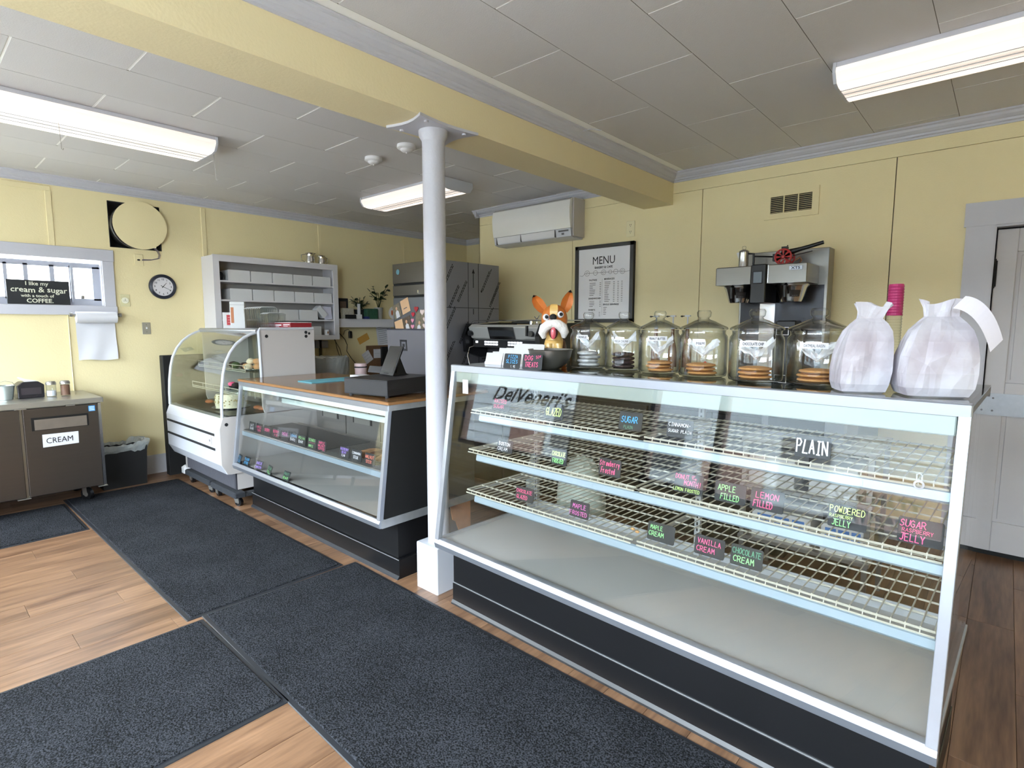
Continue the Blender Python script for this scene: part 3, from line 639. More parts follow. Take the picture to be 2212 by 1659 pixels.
# ---------------- chalk tags on the shelves
def tag_sign(label, lines, s, d, z, w=.105, h=.067, rz=0, tilt=.16, group=None, loc=None, side=0, name='chalkboard_tag'):
    """lines: (text, x fraction, y fraction, height fraction, material, [width fraction])"""
    p = Lw(s, d, z) if loc is None else Vector(loc)
    t = thing(name, label, 'sign', p, (A1 if loc is None else 0)+rz, group)
    up = Vector((0, math.sin(tilt), math.cos(tilt)))
    b = MB(); r = .006; n = 3; pts = []
    for cx, cy, a0 in ((w-r, r, -90), (w-r, h-r, 0), (r, h-r, 90), (r, r, 180)):
        for k in range(n+1):
            a = math.radians(a0+90*k/n); pts.append((cx+r*math.cos(a), cy+r*math.sin(a)))
    vs = [Vector((p_[0], 0, 0))+up*p_[1] for p_ in pts]; th = Vector((0, .0022, 0)); m = len(vs)
    b.add([tuple(v) for v in vs]+[tuple(v+th) for v in vs], [tuple(range(m)), tuple(range(2*m-1, m-1, -1))]+[(i, (i+1) % m, (i+1) % m+m, i+m) for i in range(m)])
    b.build('board', CHK, t)
    if tilt > .05:
        MB().prism([(.0022, 0), (h*.55*math.tan(tilt)+.012+.002, 0), (h*.55*math.sin(tilt)+.002, h*.55)], 'x', w*.45, w*.55).build('easel_foot', BLKP, t)
    for ln in lines:
        tx, fx, fy, fh, mt = ln[:5]; wd = ln[5]*w if len(ln) > 5 else None
        chalk(tx, fx*w, fy*h, fh*h, (0, -.0002, 0), (1, 0, 0), up, mt, t, w=wd, slope=(ln[6] if len(ln) > 6 else 0))
    return t
ZT, ZM, ZL = 1.0805, .8815, .6735
T = 'black chalk tag reading '
tag_sign(T+'RAISED SUGAR in pink, top shelf far left', [('RAISED', .12, .62, .27, PINK, .72), ('SUGAR', .08, .20, .27, PINK, .62)], .253, .045, ZT, .118, .062)
tag_sign(T+'GLAZED in yellow green on the top shelf', [('GLAZED', .1, .22, .48, YGR, .82)], .590, .045, ZT, .108, .070)
tag_sign(T+'SUGAR in blue on the top shelf', [('SUGAR', .1, .42, .33, CBLU, .74), ('PLAIN', .24, .10, .16, CDGR, .4)], .985, .045, ZT, .106, .074)
tag_sign(T+'CINNAMON-SUGAR PLAIN in white on the top shelf', [('CINNAMON-', .06, .62, .20, CWHT, .86), ('SUGAR PLAIN', .06, .28, .17, CWHT, .90)], 1.198, .045, ZT, .104, .068)
tag_sign(T+'PLAIN in large white letters on the top shelf', [('PLAIN', .06, .20, .60, CWHT, .9)], 1.648, .05, ZT, .104, .070)
tag_sign(T+'BOSTON CREAM in white, middle shelf far left', [('BOSTON', .12, .55, .26, CWHT, .74), ('CREAM', .06, .14, .25, CWHT, .66)], .300, .03, ZM, .104, .062)
tag_sign(T+'CHOCOLATE FROSTED in green on the middle shelf', [('CHOCOLATE', .05, .54, .28, YGR, .86), ('FROSTED', .12, .10, .28, GRN, .7)], .645, .03, ZM, .088, .070)
tag_sign(T+'Strawberry Frosted in pink script on the middle shelf', [('Strawberry', .04, .58, .30, PINK, .92), ('Frosted', .12, .14, .32, PINK, .66)], .902, .03, ZM, .106, .070)
tag_sign(T+'DONUT OF THE MONTH with LEMON FROSTED below', [('DONUT', .04, .68, .22, PINK, .5), ('OF', .60, .84, .09, PINK, .14), ('THE', .60, .72, .09, PINK, .2), ('MONTH!', .36, .40, .24, PINK, .60), ('LEMON FROSTED', .0, .08, .16, YGR, .92)], 1.242, .03, ZM, .112, .074)
tag_sign(T+'APPLE FILLED in green on the middle shelf', [('APPLE', .1, .56, .28, GRN, .6), ('FILLED', .2, .14, .28, GRN, .62)], 1.399, .03, ZM, .108, .070)
tag_sign(T+'LEMON FILLED in pink on the middle shelf', [('LEMON', .16, .56, .27, PINK, .7), ('FILLED', .1, .14, .30, PINK, .6)], 1.523, .03, ZM, .107, .072)
tag_sign(T+'POWDERED RASPBERRY JELLY in green letters', [('POWDERED', .04, .64, .26, YGR, .92), ('RASPBERRY', .04, .42, .13, YGR, .62), ('JELLY', .12, .08, .26, GRN, .5)], 1.760, .03, ZM, .104, .072)
tag_sign(T+'SUGAR RASPBERRY JELLY in pink at the far right', [('SUGAR', .04, .64, .26, PINK, .6), ('RASPBERRY', .10, .44, .14, PINK, .7), ('JELLY', .06, .08, .28, PINK, .58)], 1.940, .03, ZM, .106, .073)
tag_sign(T+'CHOCOLATE GLAZED in pink on the lowest shelf', [('CHOCOLATE', .05, .58, .24, PINK, .88), ('GLAZED', .08, .16, .25, PINK, .62)], .440, .015, ZL, .112, .066)
tag_sign(T+'MAPLE FROSTED in rose on the lowest shelf', [('MAPLE', .14, .56, .26, MAPLEP, .74), ('FROSTED', .03, .14, .24, MAPLEP, .92)], .765, .015, ZL, .100, .070)
tag_sign(T+'MAPLE CREAM in pale green on the lowest shelf', [('MAPLE', .1, .62, .22, GRN, .48), ('CREAM', .06, .26, .24, GRN, .58)], 1.145, .015, ZL, .113, .070)
tag_sign(T+'VANILLA CREAM in pink on the lowest shelf', [('VANILLA', .1, .58, .25, PINK, .8), ('CREAM', .08, .18, .26, PINK, .64)], 1.338, .015, ZL, .110, .070)
tag_sign(T+'CHOCOLATE CREAM in faded green on the lowest shelf', [('CHOCOLATE', .06, .58, .27, CDGR, .9), ('CREAM', .1, .18, .28, GRN, .68)], 1.470, .015, ZL, .108, .071)
ZTOP = 1.2952
tag_sign(T+'PIZZA SLICES 1.95 in blue on top of the case', [('PIZZA', .26, .70, .20, CBLU, .6), ('SLICES', .16, .36, .24, CBLU, .72), ('1.95', .46, .06, .15, CWHT, .3)], .352, .022, ZTOP, .106, .070, tilt=.2)
tag_sign(T+'DOG TREATS 50c in pink on top of the case', [('DOG', .12, .60, .30, PINK, .42), ('TREATS', .14, .18, .30, PINK, .68), ('50c', .68, .72, .18, PINK, .26, .25)], .468, .030, ZTOP, .110, .071, rz=.1)
# ================================================================== SECOND CASE (with cash register)
c2 = thing('register_display_case', 'smaller slant-front pastry case with a wood counter top under the cash drawer', 'display case', (-4.59, 1.90, 0))
L2 = 2.013
MB().box(.02, L2-.03, .012, .60, .12, .345).build('base_panel', BLK, c2)
MB().bbox(.02, L2-.005, -.004, .62, .0, .118, .003).build('kick_board', BLK, c2)
MB().box(.02, L2-.005, -.007, -.003, .116, .119).build('metal_strip', ALUD, c2)
MB().prism([(-.004, 0), (-.018, 0), (-.016, .008), (-.004, .020)], 'x', .02, L2-.003).build('shoe_moulding', RUB, c2)
MB().prism([(.42, .345), (.60, .345), (.60, .12), (.50, .14), (.47, .22), (.44, .24)], 'x', L2-.031, L2-.024).build('splintered_patch', mat('bare_plywood', (.72, .48, .30), .8, var=.3, vscale=20), c2)
front_frame(c2, L2, 1.045, .345, -.055, -.13)
MB().box(.0, L2-.004, -.12, .62, .348, .395).build('deck', DECK, c2)
MB().box(.0, L2, -.118, .62, .342, .352).box(L2-.006, L2+.002, -.125, .62, .345, .392).build('side_rail', ALUD, c2)
MB().prism([(-.12, .392), (-.05, 1.02), (.62, 1.02), (.62, .392)], 'x', L2-.012, L2-.003).build('side_panel', BLKM, c2)
MB().prism([(-.118, .392), (-.05, 1.02), (.62, 1.02), (.62, .392)], 'x', .005, .010).build('side_glass', GLS, c2)
MB().box(L2-.005, L2+.002, -.055, .62, 1.012, 1.045).box(0, L2, .60, .62, 1.02, 1.045).build('upper_rail', ALUD, c2)
ct = MB().bbox(-.004, L2+.004, -.058, .74, 1.046, 1.064, .003).build('counter_top', COUNTERW, c2)
MB().box(-.005, L2+.005, -.062, -.058, 1.047, 1.061).box(L2+.004, L2+.008, -.06, .74, 1.047, 1.061).build('edge_band', EDGEW, c2)
MB().box(.03, L2-.05, -.04, .03, .975, 1.012).build('lamp_housing', TUBE, c2, bevel=.006)
MB().box(.03, L2-.03, .28, .40, .872, .878).box(.03, L2-.03, .276, .284, .84, .876).build('upper_shelf', mat('pale_glass_shelf', (.80, .86, .84), .15, spec=.8), c2)
hg = MB()
for i in range(8): hg.box(.3+i*.2, .32+i*.2, .285, .30, .876, .975)
hg.build('shelf_hanger', CHROME, c2)
# lower shelf of dark wire with a light front channel
sh = MB().tube([(.03, -.05, .648), (L2-.03, -.05, .648)], .004, 6).tube([(.03, .42, .648), (L2-.03, .42, .648)], .004, 6).build('wire_shelf', STEEL, c2)
g = MB()
for i in range(1, 92): x = .03+i*(L2-.06)/92; g.tube([(x, -.05, .651), (x, .42, .651)], .0018, 4)
g.build('wire_grid', STEEL, sh, kind='stuff')
MB().box(.03, L2-.03, -.062, -.052, .612, .645).build('price_rail', MATS['price_rail'], c2)
MB().box(.03, 1.2, -.05, .36, .653, .656).build('tray_liner', mat('grey_liner', (.30, .30, .30), .4), c2)
rp = MB().box(.02, L2-.02, .606, .615, .395, 1.02).build('rear_wall', mat('case_gap_black', (.10, .10, .10), .6), c2)  # near-black wall that shows in the joints between the rear doors
REAR = mat('rear_door_steel', (.58, .57, .56), .32, metal=.8, var=.08, vscale=2, stretch=(1, 1, 20))
for i, (a, b) in enumerate(((.03, .50), (.515, .99), (1.005, 1.46), (1.475, 1.96))):
    dr = MB().box(a, b, .590, .606, .40, .86).build('rear_door', REAR, c2)
    w = b-a
    MB().box(a+w*.22, a+w*.78, .586, .5895, .70, .80).build('handle_recess', BLKP, dr)
    MB().box(a+w*.27, a+w*.74, .582, .5858, .70, .78).build('recess_plate', PAPER if i == 2 else STEEL, dr)
MB().box(.03, L2-.03, .575, .606, .86, 1.02).build('rear_shade_panel', BLKM, c2)  # black panel in place of the shade in the open strip above the doors
for i, (x, lb, l1, l2, m1, m2) in enumerate(((-4.575, 'small tag at the left end of the register case deck', 'PIE', 'SLICE', CBLU, CBLU), (-4.455, 'small blue tag on the register case deck', 'PLAIN', 'SCONE', CBLU, CBLU),
        (-4.25, 'small purple tag on the register case deck', 'CHEESE', 'DANISH', CPUR, CPUR), (-4.05, 'small green tag in the middle of the register case deck', 'PECAN', 'ROLL', CDGR, GRN), (-3.80, 'small green tag at the right on the register case deck', 'FRUIT', 'BAR', CDGR, GRN))):
    tag_sign('black chalk '+lb, [(l1, .1, .58, .26, m1, .8), (l2, .1, .16, .26, m2, .8)], 0, 0, 0, .092, .068, loc=(x, 1.79, .3955), tilt=.35, rz=.15*((i % 3)-1))
for x, lb, lines in ((-4.50, 'black chalk tag with white lettering, leftmost on the shelf of the register case', [('OAT', .2, .5, .25, CWHT, .6), ('BAR', .2, .14, .25, CWHT, .6)]),
        (-4.375, 'black chalk tag reading APPLE in pink on the register case shelf', [('APPLE', .1, .5, .25, PINK, .8), ('TURN', .2, .15, .22, PINK, .6)]),
        (-4.235, 'black chalk tag reading CHERRY in pink on the register case shelf', [('CHERRY', .1, .4, .3, PINK, .8)]),
        (-4.09, 'black chalk tag reading BERRY in pink on the register case shelf', [('BERRY', .1, .5, .28, PINK, .8), ('PIE', .3, .15, .22, PINK, .5)]),
        (-3.95, 'black chalk tag reading CHEESE in rose on the register case shelf', [('CHEESE', .1, .5, .28, MAPLEP, .8)]),
        (-3.82, 'black chalk tag with pale blue lettering on the register case shelf', [('LEMON', .1, .6, .22, CBLU, .8), ('BARS', .1, .2, .25, CWHT, .7)]),
        (-3.70, 'black chalk tag with pale green lettering on the register case shelf', [('PECAN', .1, .6, .22, GRN, .8), ('BAR', .1, .2, .25, CWHT, .6)]),
        (-3.56, 'black chalk tag reading SCONES in green over a pink line', [('SCONES', .1, .66, .24, GRN, .8), ('-----', .1, .42, .2, PINK, .8), ('MAPLE', .12, .1, .22, GRN, .6)]),
        (-3.43, 'black chalk tag reading MAPLE WALNUT in pink', [('MAPLE', .16, .66, .22, PINK, .7), ('WALNUT', .06, .38, .22, PINK, .84), ('COFFEE', .1, .1, .2, PINK, .8)]),
        (-3.15, 'black chalk tag reading RASPBERRY in purple', [('RASPBERRY', .06, .66, .22, CPUR, .86), ('BEAR', .2, .38, .2, CPUR, .5), ('CLAW', .2, .1, .2, CWHT, .4)]),
        (-3.015, 'black chalk tag reading CINNAMON STICK in pale letters', [('CINNAMON', .05, .60, .2, CWHT, .86), ('STICK', .2, .2, .25, CWHT, .5)]),
        (-2.87, 'black chalk tag reading WALNUT STICK in orange, rightmost in the register case', [('WALNUT', .06, .56, .26, CORG, .84), ('STICK', .14, .14, .26, CORG, .56)])):
    tag_sign(lb, lines, 0, 0, 0, .108, .070, loc=(x, 1.868, .6567), tilt=.12)
# ================================================================== CURVED GLASS CASE ON DOLLIES
XR, XL = -4.68, -5.95
cv = thing('curved_pastry_case', 'white refrigerated case with curved glass front beside the left wall', 'display case', (-5.315, 2.1, 0))
GSID = mat('light_grey_panel', (.74, .72, .71), .5)
def cvb(mb, n, m, **k): return mb.build(n, m, cv, world=True, **k)
fp = [(1.735, .742), (1.706, .662), (1.708, .36), (1.753, .275), (1.80, .268), (1.80, .742)]
front = cvb(MB().prism(fp, 'x', XL, XR), 'front_panel', WHT, bevel=.006)
for z in (.600, .478):
    MB().box(XL+.02, XR-.10, 1.7035, 1.7075, z-.010, z+.010).build('dark_stripe', INK, front, world=False)
for o in front.children: o.location = (-cv.location.x, -cv.location.y, -cv.location.z)
t = font_text('Tecfrigo', .036, (-4.90, 1.712, .655), (1, 0, 0), (0, .09, 1), INK, cv, world=True, shear=.3)
lb = MB().box(-4.905, -4.82, 1.7045, 1.707, .50, .58); o = cvb(lb, 'rating_label', PAPER)
rr = MB()
for i in range(5): rr.box(-4.86, -4.83, 1.7035, 1.7045, .515+i*.012, .520+i*.012)
rr.cyl((-4.885, 1.7035, .54), (-4.885, 1.7045, .54), .012, 12); cvb(rr, 'label_print', INKG)
for a, b in ((XR-.012, XR), (XL, XL+.012)):
    cvb(MB().prism([(1.738, .74), (1.712, .66), (1.713, .36), (1.757, .28), (1.80, .272), (2.56, .272), (2.56, .75), (1.745, .75)], 'x', a, b+.002), 'side_panel', GSID)
    cvb(MB().prism([(2.085, .74), (2.068, .80), (2.058, 1.44), (2.068, 1.463), (2.56, 1.463), (2.56, .74)], 'x', a-.006, b+.002), 'upper_side_panel', GSID, bevel=.004)
cvb(MB().tube([(XR+.002, 2.068, 1.0), (XR+.002, 2.058, 1.44), (XR+.002, 2.07, 1.462), (XR+.002, 2.55, 1.463)], .012, 8), 'white_edge', WHT, smooth=True)
pg = MB().cyl((XR, 2.125, 1.40), (XR+.004, 2.125, 1.40), .014, 14).cyl((XR, 1.765, .69), (XR+.004, 1.765, .69), .014, 14).cyl((XR, 2.48, 1.43), (XR+.004, 2.48, 1.43), .014, 14).cyl((XR, 2.48, 1.395), (XR+.004, 2.48, 1.395), .014, 14).cyl((XR, 2.51, 1.42), (XR+.004, 2.51, 1.42), .011, 14)
cvb(pg, 'screw_plug', INK)
arc = [(1.742, .742), (1.744, .86), (1.752, .98), (1.768, 1.10), (1.79, 1.19), (1.83, 1.272), (1.88, 1.338), (1.945, 1.39), (2.0, 1.418), (2.06, 1.438)]
cvb(MB().sheet(arc, 'x', XL+.01, XR-.01, .005), 'curved_glass', GLSC, smooth=True)
for x in (XR-.012, XL+.012):
    cvb(MB().tube([(x, p[0]-.002, p[1]) for p in arc], .0125, 8), 'glass_frame', WHT, smooth=True)
    cvb(MB().prism([(p[0]+.006, p[1]) for p in arc]+[(2.06, .76)], 'x', x-.002, x+.002), 'side_glass', GLSC)
cvb(MB().cyl((XL, 2.055, 1.442), (XR, 2.055, 1.442), .022, 16), 'glass_hinge', ALU, smooth=True)
cvb(MB().box(XL, XR-.012, 2.06, 2.56, 1.445, 1.462), 'top_board', WHT)
cvb(MB().box(XL+.012, XR-.012, 1.80, 2.54, .742, .756), 'inner_deck', BLKP)
cvb(MB().box(XL+.012, XR-.012, 2.50, 2.54, .756, 1.445), 'rear_doors', mat('mirror_grey', (.52, .52, .47), .12, metal=.7))
cvb(MB().box(-5.30, -5.27, 2.44, 2.50, .756, 1.44).box(-4.80, -4.76, 2.40, 2.5, .756, 1.44).box(-5.0, -4.95, 2.44, 2.5, .756, 1.44), 'rear_post', STEEL)
for z, y, lab in ((1.10, 2.0, 'upper'), (.905, 1.935, 'lower')):
    cvb(MB().box(-5.92, -4.71, y+.01, 2.44, z-.006, z), 'glass_shelf', GLSC)
    r = MB(); x0, x1 = -5.90, -4.83
    r.tube([(x0, y, z+.045), (x1, y, z+.045)], .004, 6).tube([(x0, y, z+.008), (x1, y, z+.008)], .004, 6).tube([(x0, y, z-.006), (x1, y, z-.006)], .004, 6)
    for i in range(5): x = x0+(x1-x0)*i/4; r.tube([(x, y, z-.006), (x, y, z+.045)], .003, 6)
    cvb(r, 'shelf_rail', WIRE)
    b = MB()
    for x in (-5.6, -4.95): b.box(x-.01, x+.01, 2.40, 2.44, z-.16, z)
    cvb(b, 'shelf_post', WIRE)
gr = cvb(MB().box(-5.86, -4.71, 1.83, 2.52, .125, .272), 'machine_base', mat('grille_dark', (.20, .20, .23), .5))
cvb(MB().box(-5.86, -5.845, 1.82, 2.52, .10, .272).box(-4.718, -4.708, 1.84, 2.52, .125, .272), 'base_side', GSID)
fn = MB()
for i in range(66): x = -5.80+i*.0165; fn.box(x, x+.006, 1.820, 1.832, .135, .262)
fn.build('grille_slats', mat('grille_grey', (.38, .38, .41), .5), gr, kind='stuff').location = (-cv.location.x, -cv.location.y, 0)
cvb(MB().bbox(-5.95, -5.84, 1.80, 2.4, .06, .135, .02), 'drip_pan', WHTM)
def caster(p, x, y, r=.032, name='caster', h=.075, ang=0):
    c = MB().box(-.03, .03, -.025, .025, h-.006, h).prism([(-.024, h-.006), (.024, h-.006), (.028, r*.9), (.012, r*.8), (-.012, r*.9)], 'y', -.020, -.016).prism([(-.024, h-.006), (.024, h-.006), (.028, r*.9), (.012, r*.8), (-.012, r*.9)], 'y', .016, .020)
    o = c.build(name, STEEL, p); o.location = (x, y, 0); o.rotation_euler = (0, 0, ang)
    w = MB().cyl((.012, -.014, r), (.012, .014, r), r, 18).build('wheel', BLKP, o, smooth=True)
    MB().cyl((.012, -.0145, r), (.012, .0145, r), r*.4, 12).build('hub', STEEL, w)
    return o
for k, (x0, x1, lb) in enumerate(((-5.78, -5.18, 'left black furniture dolly under the curved white case'), (-5.15, -4.62, 'right black furniture dolly under the curved white case, nearest the register case'))):
    cx = (x0+x1)/2; t = thing('furniture_dolly', lb, 'dolly', (cx, 2.08, 0)); w = (x1-x0)/2
    CPT = mat('dolly_carpet', (.17, .18, .20), .95, bump=.6, bscale=120)
    MB().bbox(-w, w, -.30, -.21, .078, .122, .008).build('front_rail', CPT, t)
    MB().bbox(-w, w, .28, .37, .078, .122, .008).build('rear_rail', CPT, t)
    for sx in (-w+.04, w-.04): MB().box(sx-.035, sx+.035, -.21, .28, .078, .105).build('cross_rail', CPT, t)
    for i, (a, b) in enumerate(((-w+.06, -.255), (w-.06, -.255), (-w+.06, .32), (w-.06, .32))): caster(t, a, b, .033, ang=.4*i)
# pastries inside the curved case
def lumpy(c, rx, ry, rz, seed, n=14, m=8, amp=.12):
    mb = MB().ball((0, 0, 0), rx, ry, rz, n, m); rnd = random.Random(seed)
    out = []
    for v in mb.v:
        k = 1+amp*math.sin(v[0]*140+seed)*math.cos(v[1]*120+seed*2)*math.sin(v[2]*110+seed)
        out.append((c[0]+v[0]*k, c[1]+v[1]*k, c[2]+max(v[2]*k, -rz*.8)))
    mb.v = out; return mb
def plate(label, x, y, z, r, m, group=None):
    return tag(MB().lathe([(0, .002), (r*.6, .002), (r, .012), (r, .016), (r*.6, .006), (0, .006)], n=28).build('plate', m, None, smooth=True), label, 'plate', group)
p = plate('glass plate of meringues on the upper shelf of the curved case', 0, 0, 0, .13, CHROME); p.location = (-4.93, 2.14, 1.1005)
MER = mat('meringue', (.92, .86, .76), .7); CAR = mat('toasted_meringue', (.80, .60, .42), .7)
for i, (x, y, z) in enumerate(((-5.08, 2.22, 0), (-5.0, 2.2, 0), (-4.95, 2.26, 0), (-5.05, 2.3, 0), (-4.98, 2.33, 0), (-5.04, 2.24, .045), (-4.98, 2.27, .045))):
    o = lumpy((0, 0, 0), .036, .036, .028, i).build('meringue', MER if i % 2 else CAR, smooth=True); o.location = (x+.09, y-.14, 1.131+z)
    tag(o, 'round meringue piled on the plate in the curved case', 'pastry', 'meringues in the curved case')
p = plate('plate of dark cupcakes on the lower shelf of the curved case', 0, 0, 0, .12, CHROME); p.location = (-5.20, 2.09, .9055)
for i, (x, y, m, lb) in enumerate(((-5.25, 2.05, PINK, 'pink frosted cupcake in the curved case'), (-5.15, 2.04, CHOC, 'dark chocolate cupcake right of the pink one'), (-5.20, 2.14, CHOC, 'dark chocolate cupcake behind the pink one'))):
    t = thing('cupcake', lb, 'pastry', (x, y, .9125)); MB().lathe([(0, 0), (.022, 0), (.03, .03), (0, .03)], n=16).build('paper_cup', INK, t)
    lumpy((0, 0, .045), .034, .034, .022, i).build('frosting', m, t, smooth=True)
for i, (x, y) in enumerate(((-5.27, 2.10), (-5.16, 2.13), (-5.40, 2.13))):
    o = lumpy((0, 0, 0), .05, .04, .03, i+20).build('dark_pastry', CHOC if i else mat('green_pastry', (.25, .35, .20), .7), smooth=True); o.location = (x, y, 1.126)
    tag(o, ['dark green wrapped pastry on the upper shelf of the curved case', 'dark brown pastry right of the green one on the upper shelf', 'dark brown pastry left of the green one on the upper shelf'][i], 'pastry')
t = thing('iced_cake', 'white iced cake with chopped nuts at the bottom of the curved case', 'cake', (-5.16, 2.0, .7565))
MB().lathe([(0, 0), (.15, 0), (.16, .012), (0, .012)], n=32).build('cake_board', STEELB, t, smooth=True)
MB().lathe([(0, .012), (.125, .012), (.13, .03), (.13, .11), (.12, .128), (.04, .128), (.03, .11), (.03, .012)], n=32).build('cake_body', mat('cream_icing', (.88, .85, .76), .6, bump=.6, bscale=50), t, smooth=True)
nt = MB(); rnd = random.Random(3)
for i in range(90):
    a = rnd.uniform(0, 2*PI); zz = rnd.uniform(.03, .13); rr_ = .131 if zz < .115 else rnd.uniform(.05, .12); nt.ball((rr_*math.cos(a), rr_*math.sin(a), zz), .009, .006, .006, 6, 4)
nt.build('chopped_nuts', mat('nut_pieces', (.70, .62, .44), .7), t, kind='stuff')
for i, (x, y) in enumerate(((-5.62, 1.98), (-5.52, 2.02), (-4.90, 2.12), (-4.80, 2.12))):
    o = lumpy((0, 0, 0), .05, .035, .018, i+40).build('fruit_pastry', mat('orange_glaze', (.72, .42, .26), .35), smooth=True); o.location = (x, y, .7715)
    tag(o, ['orange glazed pastry at the far left of the curved case deck', 'orange glazed pastry left of the iced cake', 'orange glazed pastry right of the iced cake', 'orange glazed pastry at the right end behind the iced cake'][i], 'pastry')
o = MB().box(-.07, .07, -.1, .1, 0, .002).build('paper_sheet', PAPER); o.location = (-5.35, 2.25, 1.4625); tag(o, 'loose paper lying on top of the curved case', 'paper')
# on top of the curved case -------------------------------------------------
TZ = 1.463
t = thing('framed_notice', 'white card with a red square print, leftmost on top of the curved case', 'sign', (-5.78, 2.20, TZ), 1.15)
MB().bbox(0, .155, 0, .05, 0, .155, .003).build('carton', CARD, t); MB().box(.035, .125, -.0015, 0, .03, .13).build('red_print', RED, t)
pr_ = MB()
for k in range(3): pr_.box(.045, .045+.07-(k % 2)*.012, -.0022, -.0015, .052+k*.024, .060+k*.024)
pr_.build('faded_print', mat('pale_red', (.80, .45, .45), .7), t)
t = thing('tall_carton', 'tall white carton with an orange window beside the red print card', 'box', (-5.60, 2.20, TZ), 1.0)
MB().bbox(0, .13, 0, .08, 0, .255, .003).build('carton', CARD, t); MB().box(-.0015, 0, .02, .06, .03, .20).box(.008, .034, -.0015, 0, .05, .2).build('orange_window', mat('orange_brown', (.72, .46, .30), .6), t)
MB().box(0, .131, -.001, 0, .222, .224).build('lid_line', INKG, t)
CLM = glass('clamshell_plastic', tint=(.95, .96, .96), rough=.08, ior=1.6, edge=(.5, .52, .52))
c0 = None
for i in range(12):
    x = -5.42+i*.045 if i < 8 else -5.40+i*.04; y = 2.34
    if c0 is None:
        c0 = thing('clear_container', '', 'food container', (x, y, TZ)); hgt = .19
        MB().prism([(-.075, 0), (.075, 0), (.085, .18), (.06, .195), (-.06, .195), (-.085, .18)], 'x', 0, .03).build('shell', CLM, c0)
        MB().tube([(.015, -.085, .18), (.015, -.06, .196), (.015, .06, .196), (.015, .085, .18)], .004, 5).build('rim', mat('milky_plastic', (.82, .83, .83), .3), c0); o = c0
    else: o = copy_tree(c0)
    o.location = (x, y, TZ); o.scale = (1, 1, 1 if i < 8 else .72)
    o['label'] = 'clear plastic food container in the nested row on the curved case'; o['category'] = 'food container'; o['group'] = 'clear containers on top of the curved case'
t = thing('red_carton', 'red cardboard box with white lettering on top of the curved case', 'box', (-5.02, 2.36, TZ), .0)
MB().bbox(0, .30, 0, .20, 0, .052, .002).build('carton', REDD, t); MB().box(.0, .30, .0, .20, .052, .056).build('lid', PAPER, t)
pr_ = MB()
for x0, x1, z0, z1 in ((.02, .13, .026, .036), (.02, .09, .014, .019), (.17, .285, .032, .038), (.17, .25, .020, .024)): pr_.box(x0, x1, -.0012, 0, z0, z1)
pr_.build('white_print', CWHT, t)
# tall black board between the curved case and the wall
tag(MB().bbox(-6.24, -6.14, 1.76, 2.30, 0, 1.195, .004).build('black_cabinet', BLKM, smooth=False), 'narrow black cabinet standing between the curved case and the left wall', 'cabinet')
# ================================================================== CREAM REFRIGERATOR
ur = thing('undercounter_refrigerator', 'low two-door brown steel refrigerator with a CREAM note on its door', 'refrigerator', (-5.96, .5, 0))
def ub(mb, n, m, **k): return mb.build(n, m, ur, world=True, **k)
Y0, Y1 = -.30, 1.13
ub(MB().box(-6.32, -5.645, Y0, Y1, .15, .85), 'cabinet_body', STEEL)
ub(MB().bbox(-6.335, -5.60, Y0-.01, Y1+.02, .855, .895, .004), 'top', STEEL)
for a, b, n in ((.635, 1.108, 0), (-.28, .615, 1)):
    d = ub(MB().box(-5.645, -5.60, a, b, .155, .845), 'door', DKBR, bevel=.004)
    w = .36; ya = a+.045 if n == 0 else b-.50
    h = MB().box(-5.6005, -5.597, ya, ya+w, .672, .775).build('handle_recess', BLKP, d); h.location = (-ur.location.x, -ur.location.y, 0)
    h2 = MB().box(-5.5975, -5.595, ya+.018, ya+w-.012, .676, .758).build('recess_plate', mat('worn_plate', (.50, .46, .42), .45, metal=.5, var=.2, vscale=14), d); h2.location = (-ur.location.x, -ur.location.y, 0)
ub(MB().box(-5.645, -5.605, 1.110, 1.13, .15, .85), 'side_trim', STEELB)
sg = ub(MB().add([(-5.5965, .738, .534), (-5.5965, .964, .538), (-5.5965, .966, .634), (-5.5965, .739, .636), (-5.599, .738, .534), (-5.599, .964, .538), (-5.599, .966, .634), (-5.599, .739, .636)], [(0, 1, 2, 3), (7, 6, 5, 4), (0, 4, 5, 1), (1, 5, 6, 2), (2, 6, 7, 3), (3, 7, 4, 0)]), 'paper_note', PAPER, label='white paper note reading CREAM')
font_text('CREAM', .062, (-5.5955, .758, .563), (0, 1, 0), (0, 0, 1), INK, ur, world=True, bold=.0004, sx=.86, name='note_lettering')
st = ub(MB().box(-5.599, -5.5965, 1.045, 1.088, .788, .832), 'blue_sticker', mat('sticker_blue', (.30, .62, .90), .5))
ub(MB().box(-5.5965, -5.596, 1.05, 1.083, .795, .80).box(-5.5965, -5.596, 1.05, 1.083, .808, .812).box(-5.5965, -5.596, 1.05, 1.083, .82, .824), 'sticker_print', CWHT)
ub(MB().box(-5.66, -5.59, 1.07, 1.135, .145, .15).box(-5.66, -5.59, .56, .64, .145, .15).box(-5.645, -5.6, .9, .96, .846, .853).box(-5.645, -5.6, .59, .66, .846, .853), 'hinge_plate', STEEL)
for x, y in ((-5.80, 1.02), (-6.2, 1.02), (-5.80, -.18), (-6.2, -.18)):
    c = caster(ur, x-ur.location.x, y-ur.location.y, .055, h=.15, ang=.5)
